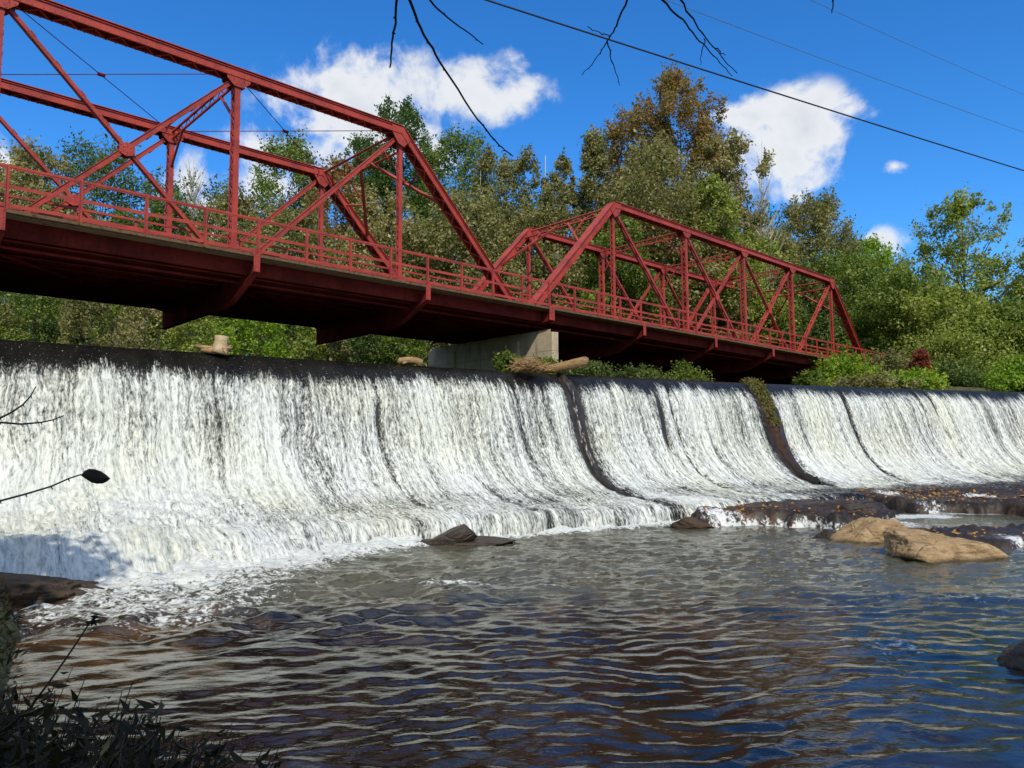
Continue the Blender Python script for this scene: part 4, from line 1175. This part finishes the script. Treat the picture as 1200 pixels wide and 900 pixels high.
def bare_tree(px, ytop, Y, wpx, label, seed, bark='bark_pale', n=70, trunk=.14, cat='bare tree', name='bare_tree', ybase=None):
    top = at_y(px, ytop, Y); g = float(terrain(np.array([top[0]]), np.array([Y]))[0]); H = top[2] - g
    root = thing(name, (top[0], Y, g), label, cat, 'leafless trees')
    rg = random.Random(seed); mb = MB(); mt = MB()
    R_ = wpx / 2 * Y / FPX
    mt.tube([(0.1 * math.sin(i + seed), .1 * math.cos(i), H * i / 8 - (.3 if i == 0 else 0)) for i in range(9)], [trunk * (1 - .105 * i) for i in range(9)], 7)
    for k in range(n):
        z0 = H * rg.uniform(.35, .92); a = rg.uniform(0, 6.28); L = R_ * rg.uniform(.5, 1.1) * (1.25 - z0 / H)
        p0 = Vector((0, 0, z0)); p1 = p0 + Vector((math.cos(a) * L * .5, math.sin(a) * L * .5, L * .75)); p2 = p1 + Vector((math.cos(a + .3) * L * .4, math.sin(a + .3) * L * .4, L * .9))
        mb.tube([p0, p1, p2], [.035, .025, .01], 4)
        for j in range(3):
            b_ = p0.lerp(p1, rg.uniform(.4, 1)); aa = a + rg.uniform(-1.2, 1.2); l2 = L * rg.uniform(.3, .7)
            mb.tube([b_, b_ + Vector((math.cos(aa) * l2 * .5, math.sin(aa) * l2 * .5, l2))], [.018, .007], 4)
    mt.build('trunk', M[bark], root, True); mb.build('branch', M[bark], root)
    return root
bare_tree(228, 186, 58, 90, 'bare whitish tree against the cloud behind the left span', 3, n=90)
bare_tree(640, 182, 63, 26, 'dead white snag with a broken top standing among the poplars', 4, n=14, trunk=.2)
bare_tree(892, 165, 61, 70, 'thin bare tree against the right cloud beside the pale olive tree', 5, n=70, trunk=.09)
bare_tree(562, 200, 64, 40, 'thin leafless sapling beside the narrow olive tree', 6, n=22, trunk=.08)


def bush(px, ytop, wpx, Y, kind, label, seed, nleaf=2600, leaf=.17, cat='bush', group='bushes along the far bank', zb=None, name='bush', ybot=None):
    top = at_y(px, ytop, Y); g = float(terrain(np.array([top[0]]), np.array([Y]))[0]) if zb is None else zb
    H = max(.4, top[2] - g); R_ = wpx / 2 * Y / FPX
    root = thing(name, (top[0], Y, g), label, cat, group)
    V, F, C, cr = crown_mesh(seed + 300, H, R_, .02, 'bush', 34, nleaf, leaf, .30)
    mesh_obj('foliage', V, F, LEAF[kind], root)
    limbs(H, C, .02, .035, seed, 16).build('stem', M['bark'], root)
    return root
BL = [(-15, 322, 110, 40, 'olive', 'olive bush under the bridge deck at the left edge'), (45, 330, 90, 42, 'mid', 'green bush second from the left edge under the deck'),
      (110, 338, 90, 40, 'olive', 'olive bush under the deck left of the pale one'), (170, 345, 80, 43, 'grey', 'pale greyish bush under the left span'),
      (232, 352, 80, 42, 'yellow', 'yellow-green bush behind the stranded stump'), (300, 352, 90, 41, 'bright', 'bright green bush right of the stump'),
      (366, 378, 70, 38, 'yellow', 'low yellowish bush in front of the bright green one'), (345, 355, 70, 45, 'dark', 'dark bush behind the low yellowish one'),
      (425, 375, 80, 42, 'dark', 'dark green bush below the second haunched floor beam'), (470, 385, 60, 43, 'mid', 'green bush just left of the pier'),
      (395, 388, 50, 37, 'olive', 'small olive bush close behind the crest left of the pier')]
for i, b in enumerate(BL): bush(*b, seed=i, nleaf=3000)
BR = [(985, 422, 70, 45, 'bright', 'bright green bush at the foot of the bridge end'), (1040, 418, 80, 46, 'olive', 'olive bush right below the red guardrail'),
      (1078, 412, 30, 43, 'red', 'small red-leaved shrub among the green bushes'), (1070, 440, 60, 41.5, 'bright', 'low vivid green bush touching the dam crest'),
      (1110, 392, 110, 48, 'yellow', 'yellow-green bush left of the dark hollow'), (1160, 385, 110, 49, 'yellow', 'large yellow-green bush above the dark hollow at right'),
      (1195, 425, 60, 42, 'bright', 'bright bush overhanging the right end of the dam'), (1120, 432, 80, 45, 'dark', 'dark shaded bush hanging over the right crest'),
      (1020, 446, 70, 41, 'olive', 'low olive bush on the crest under the bridge end'), (1215, 385, 80, 50, 'yellow', 'yellow bush cut by the right edge above the dam'), (950, 440, 40, 44, 'mid', 'small green bush in the shade under the bridge end')]
for i, b in enumerate(BR): bush(*b, seed=20 + i, nleaf=3600)
BP = [(596, 414, 40, 27.6, 'mid', 'green leafy tuft left of the pier foot on the crest'), (640, 422, 44, 28.6, 'mid', 'low green tuft in front of the pier face'),
      (690, 427, 44, 30.5, 'dark', 'green tuft right of the driftwood trunk'), (745, 433, 56, 33, 'dark', 'dark green tuft under the right span near the pier'), (800, 430, 60, 36, 'mid', 'dull green tuft in the shade under the right span')]  # dark leaf kind right of the pier stands in for shade
for i, b in enumerate(BP): bush(*b, seed=40 + i, nleaf=1300, leaf=.12, zb=4.95, group='tufts growing on the crest', cat='plant', name='leafy_plant')

# ------------------------------------------------------------------ near bank: shade trees and hanging twigs
def shade_tree(x, y, H, R_, label, seed, nleaf=9000, base=.45):
    g = float(terrain(np.array([x]), np.array([y]))[0])
    root = thing('bank_tree', (x, y, g), label, 'tree', 'trees on the near bank')
    V, F, C, cr = crown_mesh(seed, H, R_, base, 'round', 70, nleaf, .30, .24)
    mesh_obj('crown', V, F, LEAF['mid'], root); limbs(H, C, base, .25, seed, 22).build('trunk', M['bark'], root, True)
    return root, g
bt, btg = shade_tree(2.5, -7.2, 13.5, 5.0, 'tree on the near bank whose bare dark twigs hang into the top of the picture', 501)
shade_tree(-8.8, 1.2, 10.0, 3.4, 'leafy tree on the near bank left of the viewpoint', 502)
shade_tree(9.5, -7.5, 16, 4.5, 'leafy tree on the near bank right of the viewpoint', 503)
bo = np.array([2.5, -7.2, btg])


def twig_from_px(mb, pix, dist, r0, r1, buds=True, seed=0):
    rg = random.Random(seed); P = [Vector(at_y(x, y, dist + .25 * k) - bo) for k, (x, y) in enumerate(pix)]
    pts = []
    for a, b in zip(P[:-1], P[1:]):
        for i in range(5):
            pts.append(a.lerp(b, i / 5) + Vector((rg.uniform(-1, 1), rg.uniform(-1, 1), rg.uniform(-1, 1))) * .006)
    pts.append(P[-1]); n = len(pts)
    mb.tube(pts, [r0 + (r1 - r0) * i / (n - 1) for i in range(n)], 6)
    if buds:
        for i in range(1, n - 1):
            if rg.random() < .45:
                o_ = Vector((rg.uniform(-1, 1), 0, rg.uniform(-1, .3))).normalized() * (r1 * 3.2)
                mb.tube([pts[i], pts[i] + o_], [r1 * 1.5, r1 * .7], 5)
TW = [([(466, -40), (464, 20), (459, 50), (457, 79)], .010, .006), ([(470, -60), (479, 0), (497, 40), (520, 80), (560, 140), (585, 170), (601, 183)], .013, .005),
      ([(490, -20), (503, 0), (530, 25), (566, 52)], .009, .004), ([(745, -20), (736, 0), (722, 30), (712, 48), (700, 66), (682, 88)], .009, .003),
      ([(712, 48), (718, 76), (726, 100)], .005, .0025), ([(714, 43), (700, 37), (688, 31)], .004, .0025), ([(760, -30), (775, 0), (800, 24), (820, 48), (840, 70), (858, 89)], .009, .003),
      ([(790, -30), (798, 0), (815, 28), (835, 55), (864, 86)], .009, .003), ([(826, 44), (823, 60), (821, 76)], .004, .002), ([(838, 56), (845, 62), (850, 64)], .004, .002), ([(980, -20), (976, 0), (975, 15)], .006, .004)]
for i, (pp, r0, r1) in enumerate(TW):
    mb = MB(); twig_from_px(mb, pp, 3.9, r0 * .85, r1 * .85, True, i); mb.build('hanging_twig', M['twig'], bt)

# twigs and dead leaf reaching in from the left edge
def edge_twig(pix, dist, r0, r1, label, seed):
    o0 = at_y(*pix[0], dist); mb = MB(); rg = random.Random(seed)
    P = [Vector(at_y(x, y, dist) - o0) for x, y in pix]; n = len(P)
    mb.tube(P, [r0 + (r1 - r0) * i / (n - 1) for i in range(n)], 6)
    for p in P[1:-1]: mb.tube([p, p + Vector((.004, 0, -.008))], [r1 * 1.2, r1 * .6], 5)
    root = thing('bank_twig', o0, label, 'twig', 'twigs reaching in from the left bank')
    mb.build('stem', M['twig'], root); return root, o0
edge_twig([(-30, 500), (0, 490), (14, 483), (27, 474), (36, 464), (42, 453)], 2.2, .0035, .0016, 'thin twig curving upward at the left edge before the falls', 1)
edge_twig([(-30, 492), (0, 495), (25, 497), (48, 495), (62, 492), (75, 487)], 2.2, .0035, .0016, 'thin nearly level twig at the left edge before the falls', 2)
rt, o0 = edge_twig([(-30, 592), (0, 587), (30, 579), (60, 570), (80, 561), (95, 556)], 2.0, .003, .0018, 'bent stem carrying one dark withered leaf before the falls at left', 3)
a_, b_ = Vector(at_y(94, 556, 2.0) - o0), Vector(at_y(128, 561, 2.0) - o0)
dl = (b_ - a_); up = Vector((0, -.35, 1)).normalized(); V = []; F = []
prof = [(0, 0), (.12, .55), (.3, .95), (.5, 1), (.7, .85), (.86, .5), (1, 0)]
for i, (k, w) in enumerate(prof):
    c_ = a_ + dl * k; V += [c_ + up * w * .021 + Vector((0, .006, 0)), c_ + Vector((0, -.004, 0)), c_ - up * w * .021 + Vector((0, .006, 0))]
for i in range(len(prof) - 1):
    for j in (0, 1): F.append((i * 3 + j, i * 3 + j + 1, i * 3 + j + 4, i * 3 + j + 3))
mesh_obj('withered_leaf', [v[:] for v in V], F, M['twig'], rt, True)

# weeds on the bank, lower left
def weed(px, py, Y, h, label, seed, nl=26, lean=(0.1, 0)):
    q = at_y(px, py, Y); g = float(terrain(np.array([q[0]]), np.array([Y]))[0])
    base_ = np.array([q[0], Y, min(g, q[2])]); H = q[2] - base_[2]
    root = thing('bank_weed', base_, label, 'weed', 'weeds on the near bank')
    rg = random.Random(seed); rn = np.random.default_rng(seed); mb = MB(); P = []; N = []
    for s in range(rg.randint(3, 5)):
        a = rg.uniform(0, 6.28); sp = rg.uniform(.05, .35) * H; hh = H * rg.uniform(.65, 1.0)
        pts = [Vector((0, 0, 0)) + Vector((math.cos(a) * sp * (i / 6) ** 1.5 + lean[0] * H * i / 6, math.sin(a) * sp * (i / 6) ** 1.5, hh * i / 6 - .0)) + Vector((rg.uniform(-.01, .01), rg.uniform(-.01, .01), 0)) for i in range(7)]
        mb.tube(pts, [.006 - .0007 * i for i in range(7)], 5)
        for i in range(nl // 3):
            k = rg.uniform(1.5, 6); i0 = min(int(k), 5); p = pts[i0].lerp(pts[i0 + 1], k - i0)
            b_ = rg.uniform(0, 6.28); P.append(p + Vector((math.cos(b_), math.sin(b_), rg.uniform(-.6, .5))) * rg.uniform(.02, .07)); N.append((rg.gauss(0, .7), rg.gauss(0, .7), .6))
    mb.build('stem', M['twig'], root)
    V, F = leaf_cards(np.array([p[:] for p in P]), np.array(N), .085, rn, .26, .3)
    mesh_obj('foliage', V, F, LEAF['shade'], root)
    return root
rg = random.Random(42)
WL = []
for i in range(120):
    x = rg.uniform(-40, 330); lim = 775 + max(0, x) * .33 + max(0, x - 200) * .2
    Y = rg.uniform(2.6, 4.6)
    WL.append((x, rg.uniform(lim - 10, lim + 95), Y))
for i, (x, y, Y) in enumerate(WL):
    weed(x, y, Y, 0, 'dark shaded weed in the tangle on the near bank, lower left', 700 + i, nl=36)
# the tall one that stands clear
q = at_y(60, 800, 3.4); root = thing('bank_weed', q, 'tall thin weed with a drooping seed head leaning over the near water', 'weed', None)
mb = MB(); PX = [(20, 850), (55, 803), (75, 775), (92, 750), (103, 733), (112, 722)]
P = [Vector(at_y(x, y, 3.4) - q) for x, y in PX]; mb.tube(P, [.006, .005, .0045, .004, .0035, .003], 6)
mb.build('stem', M['twig'], root)
rn = np.random.default_rng(9); hp = np.array([P[-1].lerp(P[-2], k)[:] for k in rn.random(14) * .5]) + rn.normal(0, .012, (14, 3))
V, F = leaf_cards(hp, rn.normal(size=(14, 3)) + np.array([.5, 0, .6]), .035, rn, .4); mesh_obj('seed_head', V, F, LEAF['shade'], root)
hp = np.array([P[1].lerp(P[0], k)[:] for k in rn.random(5)]) + rn.normal(0, .03, (5, 3)); V, F = leaf_cards(hp, rn.normal(size=(5, 3)), .10, rn, .28); mesh_obj('foliage', V, F, LEAF['shade'], root)
# matted undergrowth on the bank
n = 15000; rn = np.random.default_rng(23)
X = rn.uniform(-9, 2.2, n); Y = rn.uniform(1.0, 12, n); nb = y_edge(X) - Y
ok = (nb > .15) & (np.hypot(X, Y) > 1.6) & (Y < 10) & (X < .6 + rn.random(n) * 1.5)
X, Y = X[ok], Y[ok]; Z = terrain(X, Y) + rn.random(len(X)) ** 2 * .38
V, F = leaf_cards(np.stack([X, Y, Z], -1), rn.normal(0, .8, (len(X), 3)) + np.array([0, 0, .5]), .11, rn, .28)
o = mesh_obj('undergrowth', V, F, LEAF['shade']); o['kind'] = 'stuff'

# ------------------------------------------------------------------ overhead lines
def cable(pa, pb, Ya, Yb, r, mat, label, sag, name):
    a, b = at_y(*pa, Ya), at_y(*pb, Yb); d = b - a; n = 40; mb = MB(); pts = []
    for i in range(n + 1):
        k = -.9 + 2.8 * i / n; p = a + d * k; p[2] += sag * ((k - .5) ** 2 - .25); pts.append(p - a)
    mb.tube(pts, r, 6); o = mb.build(name, M[mat], None); o.location = tuple(a); tag(o, label, 'cable', 'overhead lines'); return o
cable((570, 0), (1200, 200), 32, 52, .045, 'cable', 'thick black utility cable crossing the sky from the top centre to the right edge', .25, 'utility_cable')
cable((812, 12), (1200, 155), 40, 62, .020, 'wire', 'thin blue-grey wire below the topmost wire in the right sky', .3, 'utility_wire')
cable((950, 0), (1160, 94), 44, 64, .017, 'wire', 'topmost thin pale wire in the right corner of the sky', .2, 'utility_wire')
